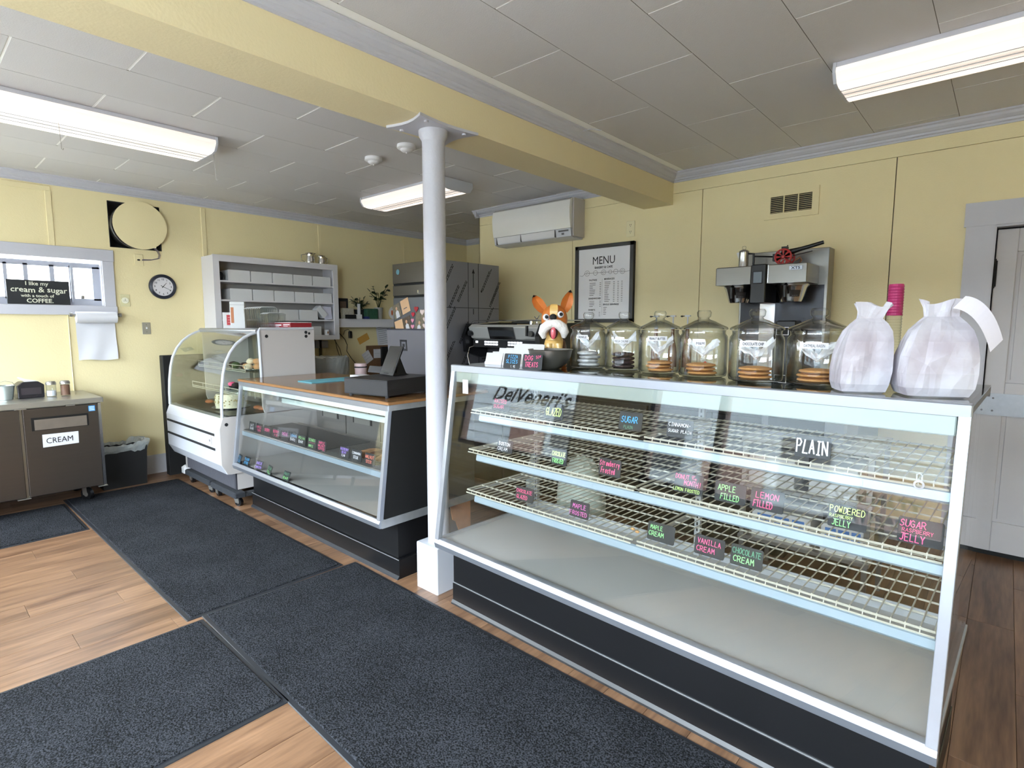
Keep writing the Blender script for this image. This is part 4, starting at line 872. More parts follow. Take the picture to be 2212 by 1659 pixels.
# on the refrigerator
t = thing('metal_pail', 'small galvanised pail with wire handle, leftmost on the cream refrigerator', 'pail', (-5.965, .585, .8955))
MB().lathe([(0, .001), (.045, .001), (.06, .11), (.063, .112), (.06, .116), (.057, .11), (.043, .006), (0, .006)], n=24).build('pail_body', mat('galvanised_pail', (.74, .78, .78), .35, metal=.7, var=.1, vscale=20), t, smooth=True)
MB().tube([(0, -.062, .105), (.02, -.045, .14), (.03, 0, .152), (.02, .045, .14), (0, .062, .105)], .002, 6).build('handle', STEEL, t)
t = thing('napkin_dispenser', 'black tabletop napkin dispenser with a white napkin sticking out', 'napkin dispenser', (-6.02, .735, .8955), .1)
MB().prism([(-.085, 0), (.085, 0), (.088, .105), (.05, .135), (-.05, .135), (-.088, .105)], 'x', -.07, .07).build('housing', mat('smoked_plastic', (.16, .15, .17), .25), t, bevel=.006)
MB().box(.0705, .072, -.065, .065, .03, .085).build('clear_window', mat('smoked_window', (.24, .22, .24), .12), t)
MB().quad((.03, -.03, .134), (.03, .06, .134), (.01, -.01, .150), (.0, -.06, .175), (.005, -.07, .168)).build('napkin', PAPER, t)
for lb, y, m1, m2 in (('glass sugar shaker with white sugar and metal lid on the cream refrigerator', .872, glass('shaker_glass', tint=(.92, .94, .95), ior=1.5, edge=(.6, .62, .62)), mat('sugar_white', (.90, .91, .93), .8)), ('brown-filled glass shaker, rightmost on the cream refrigerator', .965, MATS['shaker_glass'], mat('cinnamon_brown', (.50, .36, .28), .8))):
    t = thing('sugar_shaker', lb, 'shaker', (-5.965, y, .8955))
    prof = MB(); prof.lathe([(0, .001), (.033, .001), (.035, .01), (.034, .105), (.0, .105)], n=16); prof.build('glass_body', m1, t, smooth=True)
    MB().lathe([(0, .006), (.031, .006), (.031, .05 if 'white' in lb else .092), (0, .05 if 'white' in lb else .092)], n=16).build('contents', m2, t)
    MB().lathe([(.036, .100), (.036, .116), (.028, .128), (0, .130)], n=20).build('lid', STEEL, t, smooth=True)
# trash bin -------------------------------------------------------------------
t = thing('waste_bin', 'black waste bin with a clear bag liner beside the cream refrigerator', 'waste bin', (-6.12, 1.355, 0))
bn = MB(); b0 = [(-.115, -.17), (.115, -.17), (.115, .17), (-.115, .17)]; b1 = [(-.13, -.185), (.13, -.185), (.13, .185), (-.13, .185)]
bn.add([(x, y, .001) for x, y in b0]+[(x, y, .37) for x, y in b1]+[(x*.96, y*.97, .37) for x, y in b1]+[(x*.95, y*.95, .02) for x, y in b0],
       [(3, 2, 1, 0)]+[(i, (i+1) % 4, (i+1) % 4+4, i+4) for i in range(4)]+[(i+4, (i+1) % 4+4, (i+1) % 4+8, i+8) for i in range(4)]+[(i+8, (i+1) % 4+8, (i+1) % 4+12, i+12) for i in range(4)]+[(12, 13, 14, 15)])
bn.build('bin_body', BLKM, t)
rnd = random.Random(5); ring = []; N = 56
for i in range(N):
    a = 2*PI*i/N; cx = .128*max(-1, min(1, 1.3*math.cos(a))); cy = .185*max(-1, min(1, 1.3*math.sin(a))); ring.append((cx, cy))
ln = MB(); rows = []
for k, (sc_, z) in enumerate(((1.03, .325), (1.05, .35), (1.04, .385), (.97, .392), (.86, .36))):
    rows.append([(x*sc_*(1+rnd.uniform(-.02, .03)), y*sc_*(1+rnd.uniform(-.02, .03))+(.03 if (y > .12 and k == 2) else 0), z+rnd.uniform(-.008, .014)+(.022 if y > .1 and k in (2, 3) else 0)) for x, y in ring])
ln.add([p for r in rows for p in r], [(k*N+i, k*N+(i+1) % N, (k+1)*N+(i+1) % N, (k+1)*N+i) for k in range(4) for i in range(N)])
LIN = mat('clear_liner', (.72, .74, .74), .15, spec=.8); LIN.node_tree.nodes['Principled BSDF'].inputs['Alpha'].default_value = .55
ln.build('bag_liner', LIN, t, smooth=False)
# ================================================================== LEFT WALL ITEMS
def facex(p, r=(0, 1, 0)): return p
t = thing('window_sign', 'black wooden sign reading I like my cream and sugar, on the small window sill', 'sign', (-6.375, .694, 1.669))
MB().bbox(-.012, .012, 0, .425, 0, .212, .002).build('board', CHK, t)
IV = mat('ivory_letters', (.84, .84, .76), .7)
for s, y, z, h, b in (('I like my', .20, .168, .046, .0006), ('cream & sugar', .215, .108, .066, .0008), ('with a touch of', .20, .066, .036, .0006), ('COFFEE.', .215, .018, .050, .0010)):
    font_text(s, h, (.0135, y, z), (0, 1, 0), (0, 0, 1), IV, t, align='CENTER', bold=b, warp=.05 if 'cream' in s else 0)
fn_ = thing('exhaust_fan', 'round yellow-painted fan cover over a dark square wall opening', 'exhaust fan', (-6.35, 1.66, 2.43))
MB().box(-.155, -.14, -.22, .22, -.22, .22).build('back_plate', BLKM, fn_)
MB().box(-.14, -.002, -.216, -.206, -.21, .215).box(-.14, -.002, .206, .216, -.21, .215).box(-.14, -.002, -.21, .21, .208, .218).box(-.14, -.002, -.21, .21, -.218, -.208).build('opening_liner', INK, fn_)
MB().lathe([(.205, -.10), (.21, .045), (.20, .05), (.195, -.10)], n=36, axis='x').build('fan_ring', mat('dark_ring', (.25, .24, .23), .4, metal=.5), fn_, smooth=True)
MB().lathe([(0, .052), (.222, .052), (.225, .062), (0, .064)], c=(0, .03, .012), n=48, axis='x').build('round_cover', YEL, fn_)
MB().box(.055, .068, .125, .15, -.19, -.165).build('clip', YEL, fn_)
MB().tube([(.06, .135, -.185), (.05, .17, -.215), (.03, .19, -.25), (.015, .185, -.28), (.01, .12, -.30), (.012, .04, -.305)], .0045, 6).tube([(.055, .128, -.188), (.045, .16, -.215), (.03, .18, -.25), (.01, .175, -.286), (.01, .11, -.304), (.012, .035, -.312)], .0035, 6).build('wires', mat('wire_grey', (.42, .38, .40), .5), fn_)
t = thing('wall_box', 'yellow painted cover plate with wires coming out below the fan', 'cover plate', (-6.35, 1.67, 2.12))
MB().bbox(0, .008, -.035, .04, -.055, .055, .003).build('plate', YEL, t); MB().ball((.009, .0, .0), .006, .014, .008).build('knockout', INK, t)
t = thing('wall_clock', 'round wall clock with thick black rim and white face', 'clock', (-6.35, 1.86, 1.873))
MB().lathe([(0, .002), (.118, .002), (.123, .012), (.118, .030), (.100, .036), (.092, .026), (.090, .022), (0, .022)], n=48, axis='x').build('rim', mat('navy_black_rim', (.09, .11, .17), .3), t, smooth=True)
MB().lathe([(0, .0225), (.091, .0225), (.091, .0235), (0, .0235)], n=40, axis='x').build('dial', mat('clock_dial', (.84, .83, .84), .5), t)
for h in range(1, 13):
    a = PI/2-2*PI*h/12; font_text(str(h), .024, (.0236, .072*math.cos(a), .072*math.sin(a)-.008), (0, 1, 0), (0, 0, 1), INK, t, align='CENTER', name='numeral', bold=.0005)
def hand(a, l, w, nm, z):
    d = Vector((0, math.cos(a), math.sin(a))); n_ = Vector((0, -math.sin(a), math.cos(a))); c = Vector((z, 0, 0))
    MB().add([c-d*l*.3+n_*w, c-d*l*.3-n_*w, c+d*l-n_*w*.4, c+d*l+n_*w*.4], [(0, 1, 2, 3)]).build(nm, INK, t)
hand(PI/2-2*PI*(19.5/60), .072, .003, 'minute_hand', .0255); hand(PI/2-2*PI*(1.33/12), .052, .0035, 'hour_hand', .0262)
def plate_(name, label, cat, x, y, z, w, h, m, parts, ax='x', rz=0):
    t = thing(name, label, cat, (x, y, z), rz); MB().bbox(0, .006, -w/2, w/2, -h/2, h/2, .002).build('plate', m, t); parts(t); return t
IVP = mat('ivory_plastic', (.82, .79, .62), .4)
def rnd_out(t):
    MB().lathe([(0, .006), (.030, .006), (.028, .013), (0, .013)], n=24, axis='x').build('socket', mat('cream_socket', (.90, .89, .80), .35), t)
    MB().box(.0131, .0135, -.004, .004, .008, .014).box(.0131, .0135, -.014, -.008, -.008, -.004).box(.0131, .0135, .008, .014, -.008, -.004).cyl((.013, 0, -.003), (.0136, 0, -.003), .004, 8).build('slots', INK, t)
plate_('wall_outlet', 'ivory round power outlet right of the small window', 'outlet', -6.35, 1.535, 1.727, .08, .115, IVP, rnd_out)
def sw(t): MB().box(.006, .016, -.005, .005, -.006, .012).build('toggle', WHTM, t); MB().cyl((.006, 0, .035), (.0075, 0, .035), .003, 8).cyl((.006, 0, -.035), (.0075, 0, -.035), .003, 8).build('screw', INK, t)
plate_('light_switch', 'small grey light switch under the clock', 'switch', -6.35, 1.697, 1.46, .072, .115, mat('brass_grey', (.62, .60, .54), .4, metal=.3), sw)
t = thing('towel_holder', 'metal bar paper towel holder under the small window', 'holder', (-6.35, 1.285, 1.585))
MB().cyl((.07, -.19, 0), (.07, .19, 0), .008, 12).box(0, .075, -.185, -.178, -.01, .01).box(0, .075, .178, .185, -.01, .01).build('bar', STEEL, t)
MB().cyl((.07, -.195, 0), (.07, -.175, 0), .018, 14).cyl((.07, .175, 0), (.07, .195, 0), .018, 14).build('end_knob', STEEL, t)
t = thing('paper_towel_roll', 'white paper towel roll with a long sheet hanging down the wall', 'paper towel', (-6.28, 1.285, 1.585))
MB().cyl((0, -.150, -.022), (0, .155, -.022), .052, 28).build('roll', PAPER, t, smooth=True)
sh = MB(); prof = [(-.050, -.02), (-.050, -.05), (-.048, -.10), (-.046, -.2), (-.044, -.3), (-.040, -.36), (-.034, -.415)]
vs = []; n = 14
for i, (x, z) in enumerate(prof):
    for j in range(n+1):
        y = -.148+.30*j/n-(.0 if i < 3 else .004*math.sin(j*.9+i)); vs.append((x+.006*math.sin(j*.7+i*.8)*(i/6), y, z+(.006*math.sin(j*.5) if i == 6 else 0)))
sh.add(vs, [(i*(n+1)+j, i*(n+1)+j+1, (i+1)*(n+1)+j+1, (i+1)*(n+1)+j) for i in range(len(prof)-1) for j in range(n)]); sh.build('hanging_sheet', PAPER, t, smooth=True)
# wall shelf unit ---------------------------------------------------------------
XF = -6.05
u = thing('shelf_unit', 'white open wall cabinet with rows of bakery boxes', 'shelf unit', (-6.20, 2.93, 1.32))
def ubx(n, m, *bs, **k):
    mb = MB()
    for b in bs: mb.box(*b)
    return mb.build(n, m, u, world=True, **k)
UW = mat('cabinet_white', (.84, .83, .84), .5)
ubx('side_panel', UW, (-6.345, XF, 2.233, 2.253, 1.32, 2.20)); ubx('side_panel', UW, (-6.345, XF, 3.605, 3.625, 1.32, 2.20))
ubx('top_panel', UW, (-6.345, XF, 2.253, 3.605, 2.175, 2.20)); ubx('back_panel', mat('cabinet_back', (.66, .64, .62), .7), (-6.345, -6.335, 2.253, 3.605, 1.32, 2.175))
ubx('face_frame', UW, (XF, XF+.02, 2.230, 2.290, 1.32, 2.205), (XF, XF+.02, 3.567, 3.628, 1.32, 2.205), (XF, XF+.02, 2.29, 3.567, 2.14, 2.205), (XF, XF+.02, 2.29, 3.567, 1.32, 1.372))
SZ = (1.372, 1.555, 1.755, 1.95)
for z in SZ: ubx('shelf', UW, (-6.335, XF+.012, 2.253, 3.605, z-.016, z))
def bakery_box(label, y, z, w=.215, h=.112, x=-6.075, d=.22):
    t = thing('bakery_box', label, 'box', (x-d/2, y, z)); hw = w/2-.003
    MB().prism([(-hw, 0), (hw, 0), (hw, h-.004), (hw-.01, h), (-hw+.01, h), (-hw, h-.004)], 'x', -d/2, d/2).build('carton', CARD, t)
    MB().box(d/2, d/2+.0012, -hw+.004, hw-.004, h-.024, h-.006).build('tuck_flap', CARD, t)
ordn = ('leftmost', 'second from the left', 'middle', 'second from the right', 'rightmost')
for row, z, h in (('top', SZ[3], .115), ('second', SZ[2], .118)):
    for i in range(5):
        bakery_box('white bakery box, %s on the %s row of the wall cabinet' % (ordn[i], row), 2.50+i*.236+(.0 if row == 'top' else .012), z+.0005, .232, h-i*.002)
for i in range(3): bakery_box('white bakery box, %s on the third row of the wall cabinet' % ('left', 'middle', 'right')[i], 2.79+i*.237, SZ[1]+.0005, .232, .11)
bakery_box('white bakery box alone on the lowest shelf of the wall cabinet', 3.32, SZ[0]+.0005, .20, .105)
o = lumpy((0, 0, 0), .085, .050, .052, 2, 16, 10, .12).build('black_bag', BLKP, smooth=True); o.location = (-6.14, 2.318, SZ[3]+.043); tag(o, 'crumpled black bag left of the boxes on the top row', 'bag')
o = MB().bbox(-.05, .05, -.02, .05, 0, .14, .003).build('leaning_carton', CARD); o.location = (-6.12, 3.47, SZ[1]+.032); o.rotation_euler = (.75, 0, 0); tag(o, 'white carton tipped over at the right of the third row', 'box')
o = MB().add([(0, 0, 0), (0, .10, .01), (.01, .08, .15), (.01, -.06, .16), (.004, 0, 0), (.004, .10, .01), (.014, .08, .15), (.014, -.06, .16)], [(0, 1, 2, 3), (7, 6, 5, 4), (0, 4, 5, 1), (1, 5, 6, 2), (2, 6, 7, 3), (3, 7, 4, 0)]).build('paper_pad', mat('bluish_paper', (.80, .80, .86), .7)); o.location = (-6.11, 3.485, SZ[1]+.001); tag(o, 'loose pad of papers leaning at the right end of the third row', 'paper')
t = thing('mug', 'small white mug with a brown mark on the lowest shelf of the wall cabinet', 'mug', (-6.10, 3.50, SZ[0])); MB().lathe([(0, .001), (.026, .001), (.028, .065), (.024, .065), (.022, .006), (0, .006)], n=18).build('cup', WHTM, t, smooth=True); MB().box(.027, .0285, -.008, .008, .02, .045).build('brown_mark', EDGEW, t)
def pitcher(label, y, r, h, rz):
    t = thing('steel_pitcher', label, 'pitcher', (-6.20, y, 2.2005), rz)
    MB().lathe([(0, .001), (r*1.05, .001), (r*1.1, h*.15), (r*.92, h*.6), (r*.85, h*.85), (r*1.0, h), (r*.95, h), (r*.8, h*.85), (0, h*.8)], n=28).build('pitcher_body', CHROME, t, smooth=True)
    MB().prism([(r*.7, h*.8), (r*1.35, h*1.02), (r*.8, h*.97)], 'y', -.008, .008).build('spout', CHROME, t)
    MB().tube([(-r*.9, 0, h*.9), (-r*1.9, 0, h*.8), (-r*1.9, 0, h*.35), (-r*1.05, 0, h*.2)], .005, 8).build('handle', CHROME, t, smooth=True)
pitcher('taller steel milk pitcher, left one on top of the wall cabinet', 3.375, .052, .135, 1.3); pitcher('shorter steel milk pitcher, right one on top of the wall cabinet', 3.52, .046, .115, -1.4)
# long shelf with plants ----------------------------------------------------------
t = thing('wall_shelf', 'long grey-white wall shelf with plants right of the box cabinet', 'shelf', (-6.22, 4.1, 1.57))
MB().bbox(-.125, .125, -.47, .80, -.018, 0, .002).build('shelf_board', UW, t); MB().box(.09, .11, -.46, .80, -.105, -.018).build('apron_board', UW, t)
S2 = 1.5705
def pot(name, label, y, r, h, m, x=-6.18): 
    t = thing(name, label, 'plant', (x, y, S2)); MB().lathe([(0, .001), (r*.75, .001), (r, h), (r*.9, h), (r*.7, h*.85), (0, h*.85)], n=20).build('flower_pot', m, t, smooth=True); return t
def leaves(t, n, z0, z1, rr, ls, seed):
    rnd = random.Random(seed); st = MB(); lf0 = None
    for i in range(n):
        a = rnd.uniform(0, 2*PI); l = rnd.uniform(.4, 1); ex, ey, ez = rr*l*math.cos(a), rr*l*math.sin(a), z0+(z1-z0)*rnd.uniform(.4, 1)
        st.tube([(0, 0, z0*.8), (ex*.4, ey*.4, z0+(ez-z0)*.6), (ex, ey, ez)], .003, 5)
        for k in range(4):
            q = .35+.2*k; p = Vector((ex*q, ey*q, z0+(ez-z0)*min(1, q+.1)))
            if lf0 is None:
                lf0 = MB().add([(0, 0, 0), (.35, .28, .06), (.8, .2, .02), (1, 0, -.04), (.8, -.2, .02), (.35, -.28, .06), (.5, 0, -.03)], [(0, 1, 6), (1, 2, 6), (2, 3, 6), (3, 4, 6), (4, 5, 6), (5, 0, 6)]).build('leaf', LEAF, t); o = lf0
            else: o = lf0.copy(); bpy.context.collection.objects.link(o)
            o.location = p; s_ = ls*rnd.uniform(.7, 1.2); o.scale = (s_, s_, s_); o.rotation_euler = (rnd.uniform(-.6, .6), rnd.uniform(-.9, .3), a+rnd.uniform(-1.4, 1.4))
    st.build('stem', LEAF, t)
t = pot('potted_plant', 'tall dark leafy plant in a grey-white pot in the middle of the long shelf', 4.30, .06, .15, TERRA); leaves(t, 7, .15, .42, .13, .075, 1)
t = pot('potted_plant', 'bushy dark low plant on the long shelf behind the green tin', 4.05, .07, .12, mat('dark_pot', (.15, .16, .16), .5), -6.24); leaves(t, 14, .10, .27, .13, .06, 2)
o = MB().bbox(0, .012, 0, .24, 0, .26, .002).build('framed_picture', INK); o.location = (-6.335, 3.70, S2); 
tag(o, 'dark framed picture leaning at the left end of the long shelf', 'picture frame'); MB().box(.0122, .0135, .12, .21, .08, .22).box(.0122, .0135, .02, .10, .10, .22).build('photo', mat('picture_print', (.46, .38, .32), .6, var=.5, vscale=40), o)
for nm, lb, cat, y, x, bx, m in (('paper_pile', 'pile of cards with dark lettering at the left of the long shelf', 'paper', 3.74, -6.14, (-.04, .02, 0, .15, 0, .13), mat('card_print', (.70, .68, .62), .7, var=.45, vscale=45)),
    ('wicker_basket', 'small dark basket below the cards on the long shelf', 'basket', 3.76, -6.09, (-.02, .04, 0, .12, 0, .05), BLKM),
    ('white_tub', 'small white tub with a blue wave on the long shelf', 'tub', 3.90, -6.12, (-.03, .03, 0, .09, 0, .055), WHTM),
    ('white_card', 'narrow white card standing on the long shelf', 'card', 3.96, -6.15, (0, .004, 0, .045, .0, .19), PAPER),
    ('green_tin', 'dark green and cream tin on the long shelf', 'tin', 4.06, -6.12, (-.04, .04, 0, .16, 0, .13), mat('green_tin_print', (.20, .36, .28), .4, var=.5, vscale=25)),
    ('blue_lid', 'small dark blue lid at the front of the long shelf', 'lid', 4.03, -6.105, (-.02, .03, 0, .06, 0, .03), mat('deep_blue', (.13, .17, .42), .4)),
    ('pink_note', 'small pink tag at the front of the long shelf', 'tag', 4.14, -6.105, (0, .02, 0, .05, .0, .045), PINK)):
    o = MB().bbox(*bx, .002).build(nm, m); o.location = (x, y, S2); tag(o, lb, cat)
t = thing('painted_plate', 'round white plate with orange footprints at the right of the long shelf', 'plate', (-6.13, 4.50, S2+.084), 0)
MB().lathe([(0, .0), (.08, .0), (.083, .006), (0, .008)], n=30, axis='x').build('plate', WHTM, t); MB().ball((.009, -.03, .0), .002, .012, .035).build('footprint', mat('orange_paint', (.86, .40, .16), .5), t); MB().ball((.009, .035, .0), .002, .013, .034).build('footprint', MATS['orange_paint'], t)
# notes, cables, corkboard on the left wall
def wall_paper(label, y, z, w, h, rot, m=PAPER, x=-6.347, name='paper_note', lines=0):
    t = thing(name, label, 'note', (x, y, z)); ca, sa = math.cos(rot), math.sin(rot)
    MB().plate((0, 0, 0), (0, ca, sa), (0, -sa, ca), w, h, .0015).build('sheet', m, t)
    if lines:
        mb = MB()
        for i in range(lines): q = .9-.8*i/lines; mb.plate((.0018, -sa*h*q+ca*w*.1, ca*h*q+sa*w*.1), (0, ca, sa), (0, -sa, ca), w*(.75 if i % 3 else .5), h*.012, .0003)
        mb.build('handwriting', INKG, t)
    return t
wall_paper('large white list taped on the wall beside the tall steel freezer', 4.40, 1.175, .24, .31, .12, lines=9)
wall_paper('small white slip pinned below the envelope', 4.20, .975, .12, .15, .55, x=-6.33, lines=3)
wall_paper('torn yellow envelope pinned above the cork board', 4.11, 1.235, .17, .09, .45, mat('kraft_yellow', (.80, .60, .28), .7))
tag(MB().bbox(-6.345, -6.335, 4.20, 4.75, .80, 1.22, .003).build('cork_board', mat('cork', (.46, .34, .24), .9, var=.3, vscale=60)), 'brown cork board low on the left wall behind the register', 'board')
wall_paper('white card pinned on the cork board', 4.31, 1.05, .12, .12, 0, x=-6.333, lines=2)
tag(MB().bbox(-6.332, -6.30, 4.42, 4.66, .78, 1.20, .003).build('dark_board', BLKM), 'flat black board in front of the cork board', 'board')
t = thing('power_adapter', 'black plug-in power adapter with a cord on the left wall', 'adapter', (-6.345, 3.96, 1.37)); MB().bbox(0, .035, -.02, .02, -.045, .045, .006).build('adapter_body', BLKP, t); MB().tube([(.02, 0, .04), (.02, -.03, .07), (.02, -.08, .05), (.02, -.10, .0)], .003, 6).build('cord', BLKP, t)
for i, (lb, pts) in enumerate((('black cable hanging from the long shelf down the left wall', [(0, 0, .1), (0, .02, 0), (.01, .14, -.13), (.01, .17, -.2), (.01, .16, -.28), (.01, .22, -.37), (.02, .30, -.47), (.02, .32, -.52)]), ('tangled grey cable bundle under the long shelf', [(0, -.02, .1), (0, -.01, -.1), (.0, .02, -.25), (.01, .06, -.38), (.01, .05, -.52), (.01, .10, -.62)]), ('second thin cable crossing the bundle under the long shelf', [(0, -.06, .1), (0, -.03, -.12), (.0, .05, -.25), (.01, .08, -.40), (.01, .10, -.50), (.01, .07, -.60)]))):
    tag(MB().tube([(-6.335+p[0], 3.74+p[1]+i*.01, 1.44+p[2]) for p in pts], .004, 6).build('cable', INK if i == 0 else mat('cable_olive', (.36, .34, .26), .6), smooth=True), lb, 'cable')
tag(MB().bbox(-6.345, -6.28, 3.46, 3.62, 1.21, 1.30, .004).build('grey_junction_box', TRIM), 'grey box under the right corner of the wall cabinet', 'junction box')
tag(MB().box(-6.30, -6.28, 3.50, 3.53, .2, 1.31).box(-6.30, -6.28, 3.33, 3.345, .2, 1.31).build('standing_post', mat('olive_post', (.38, .36, .26), .6)), 'dark posts standing under the wall cabinet behind the curved case', 'post')
t = thing('lined_bucket', 'white bucket with clear plastic liner behind the curved case', 'bucket', (-5.60, 3.2, 0))
MB().lathe([(0, .001), (.19, .001), (.225, 1.13), (.21, 1.13), (.18, .02), (0, .02)], n=32).build('bucket_body', mat('white_bin', (.80, .81, .80), .4), t, smooth=True)
lr = MB(); n = 48; rw = []
for k, (r, z) in enumerate(((.232, .93), (.238, 1.02), (.240, 1.10), (.232, 1.145), (.20, 1.12))): rw.append([((r+rnd.uniform(-.004, .010))*math.cos(2*PI*i/n), (r+rnd.uniform(-.004, .010))*math.sin(2*PI*i/n), z+rnd.uniform(-.01, .01)) for i in range(n)])
lr.add([p for r in rw for p in r], [(k*n+i, k*n+(i+1) % n, (k+1)*n+(i+1) % n, (k+1)*n+i) for k in range(4) for i in range(n)]); lr.build('bag_liner', LIN, t)
t = thing('pink_tumbler', 'pale pink tumbler with a dark rim ring behind the cash drawer', 'tumbler', (-4.66, 3.02, 0.0))
tag(MB().bbox(-5.0, -4.72, 2.95, 3.40, 0, .90, .004).bbox(-4.72, -4.30, 2.9, 3.38, 0, .90, .004).build('work_counter', BLK), 'low dark work counter behind the register case', 'counter')
t.location = (-4.66, 3.02, .9005); MB().lathe([(0, .001), (.05, .001), (.055, .17), (.06, .19), (.058, .225), (0, .228)], n=24).build('cup_body', mat('pale_pink', (.80, .70, .70), .4), t, smooth=True); MB().lathe([(.0605, .185), (.0605, .197), (.058, .197)], n=24).build('rim_ring', INK, t)
# ================================================================== TALL STEEL FREEZER
fz = thing('reach_in_freezer', 'tall stainless freezer with film-wrapped side and photos on its door', 'freezer', (-4.30, 3.85, 0))
def fb(n, m, *bs, **k):
    mb = MB()
    for b in bs: mb.box(*b)
    return mb.build(n, m, fz, world=True, **k)
X0, X1, YA, YB, ZTp = -4.675, -3.965, 3.43, 4.24, 2.10
fb('cabinet_body', FILM, (X0, X1, YA+.05, YB, .12, ZTp)); fb('leg', BLKP, (X0+.02, X0+.08, YA+.08, YA+.14, 0, .12)); fb('leg', BLKP, (X1-.08, X1-.02, YA+.08, YA+.14, 0, .12)); fb('leg', BLKP, (X1-.08, X1-.02, YB-.08, YB-.02, 0, .12)); fb('leg', BLKP, (X0+.02, X0+.08, YB-.08, YB-.02, 0, .12))
FS = mat('freezer_steel', (.40, .385, .36), .38, metal=.8, var=.06, vscale=2, stretch=(1, 1, 30))
fb('top_panel', FS, (X0, X1, YA, YA+.05, 1.905, ZTp), bevel=.003); fb('control_panel', FS, (X0, X1, YA, YA+.05, 1.785, 1.885), bevel=.003)
fb('door', mat('freezer_door', (.44, .45, .47), .4, metal=.7, var=.06, vscale=3), (X0+.002, X1-.002, YA, YA+.05, .14, 1.765), bevel=.004)
fb('vent_gap', INK, (X0, X1, YA+.01, YA+.05, 1.765, 1.785), (X0, X1, YA+.01, YA+.05, 1.885, 1.905))
fb('display', INK, (X0+.52, X0+.66, YA-.003, YA, 1.82, 1.855)); fb('lock', CHROME, (X0+.40, X0+.415, YA-.008, YA, 1.80, 1.83))
MB().cyl((X0+.09, YA-.003, 2.02), (X0+.09, YA, 2.02), .026, 20).build('round_badge', mat('badge_blue', (.35, .55, .62), .4), fz, world=True)
seamx = X1+.0005
# printed film on the side: panel seams, slanted dashed lines and arrows
sm = MB().box(seamx, seamx+.001, 3.80, 3.805, .2, ZTp).box(seamx, seamx+.001, 3.94, 3.945, .2, ZTp).box(seamx, seamx+.001, YA+.05, YB, 1.66, 1.665)
sm.build('film_seam', INK, fz, world=True)
mb = MB(); rnd = random.Random(11)
def dash(y, z, L, n=2):
    for k in range(n):
        q = 0
        while q < L and z+q*.87 < ZTp-.04:
            l = rnd.uniform(.012, .035); a = math.radians(60)
            u_ = Vector((0, math.cos(a), math.sin(a))); v_ = Vector((0, -math.sin(a), math.cos(a)))
            p = Vector((seamx+.0012, y, z))+u_*q-v_*(.016*k)
            mb.add([p, p+u_*l, p+u_*l+v_*.009, p+v_*.009], [(0, 1, 2, 3)]); q += l+.006
for y, z in ((3.50, 1.89), (3.66, 1.72), (3.99, 1.84), (4.12, 1.72), (3.50, 1.45), (3.68, 1.32), (4.02, 1.46), (3.49, 1.14), (3.66, 1.02), (4.0, 1.17), (4.13, 1.32), (3.55, 1.66), (4.1, 1.68)):
    dash(y, z, .23)
for y, z in ((3.475, 1.42), (3.475, 1.08), (3.985, 1.83), (4.02, 1.41), (3.475, .80)): mb.ball((seamx+.001, y, z), .001, .010, .012, 8, 6)
mb.box(seamx, seamx+.0012, 3.868, 3.876, 1.86, 2.0).add([(seamx+.0012, 3.852, 2.0), (seamx+.0012, 3.892, 2.0), (seamx+.0012, 3.872, 2.045)], [(0, 1, 2)]).box(seamx, seamx+.0012, 3.868, 3.876, 1.60, 1.655)
mb.build('film_print', INK, fz, world=True)
tag(MB().bbox(-4.40, -4.15, 3.95, 4.2, 2.1005, 2.125, .01).build('black_tray', BLKP), 'black tray lying on top of the tall freezer', 'tray')
def card(label, x, z, w, h, rot, m, extra=None, name='photo_card', cat='photo'):
    t = thing(name, label, cat, (x, YA-.001, z)); ca, sa = math.cos(rot), math.sin(rot); M = plane_m((0, 0, 0), (ca, 0, sa), (-sa, 0, ca))
    MB().plate((0, 0, 0), (ca, 0, sa), (-sa, 0, ca), w, h, .0015).build('card', m, t)
    if extra: extra(t, M)
    return t
PH1 = mat('photo_print', (.52, .48, .40), .4, var=.6, vscale=40); PEACH = mat('peach_card', (.88, .72, .56), .6)
def ph_(t, M):
    mb = MB(); mb.add([M @ Vector(p) for p in ((.03, .0, .002), (.09, .0, .002), (.085, .06, .002), (.06, .08, .002), (.035, .06, .002))], [(0, 1, 2, 3, 4)]); mb.build('figure_print', PAPER, t)
    MB().add([M @ Vector((.06+.016*math.cos(a*PI/4), .095+.018*math.sin(a*PI/4), .0021)) for a in range(8)], [tuple(range(8))]).build('face_print', mat('skin_print', (.80, .62, .50), .6), t)
def tx_(s): return lambda t, M: ribbon_text(s, t, M)
def ribbon_text(s, t, M):
    mb = MB(); ribbon(mb, [(.03, .05), (.09, .05)], .008, M, .002); mb.build('script_print', INKG, t)
card('photo of a person in white at the upper left of the freezer door', -4.645, 1.55, .12, .14, .32, PH1, ph_)
card('peach coloured card at the top of the freezer door photos', -4.515, 1.595, .13, .14, .32, PEACH, tx_('a'))
card('peach coloured card at the lower left of the freezer door', -4.62, 1.38, .13, .15, .25, PEACH, tx_('a'))
card('photo with an orange ball at the lower right of the card cluster', -4.49, 1.42, .13, .14, .30, mat('photo_dark', (.40, .34, .28), .4, var=.6, vscale=35), ph_)
t = card('photo in a frame of pink and red hearts on the freezer door', -4.33, 1.43, .13, .20, -.12, PH1, ph_, name='heart_frame', cat='photo frame')
def heart(x, z, s, m):
    pts = []
    for k in range(16): a = 2*PI*k/16; pts.append((x+s*(16*math.sin(a)**3)/16, z+s*(13*math.cos(a)-5*math.cos(2*a)-2*math.cos(3*a)-math.cos(4*a))/16))
    MB().prism([(p[0], p[1]) for p in pts], 'y', -.006, -.002).build('heart', m, t)
HP = mat('heart_pink', (.92, .60, .70), .5); HW = mat('heart_blush', (.92, .84, .82), .5); HR = mat('heart_red', (.80, .16, .24), .4)
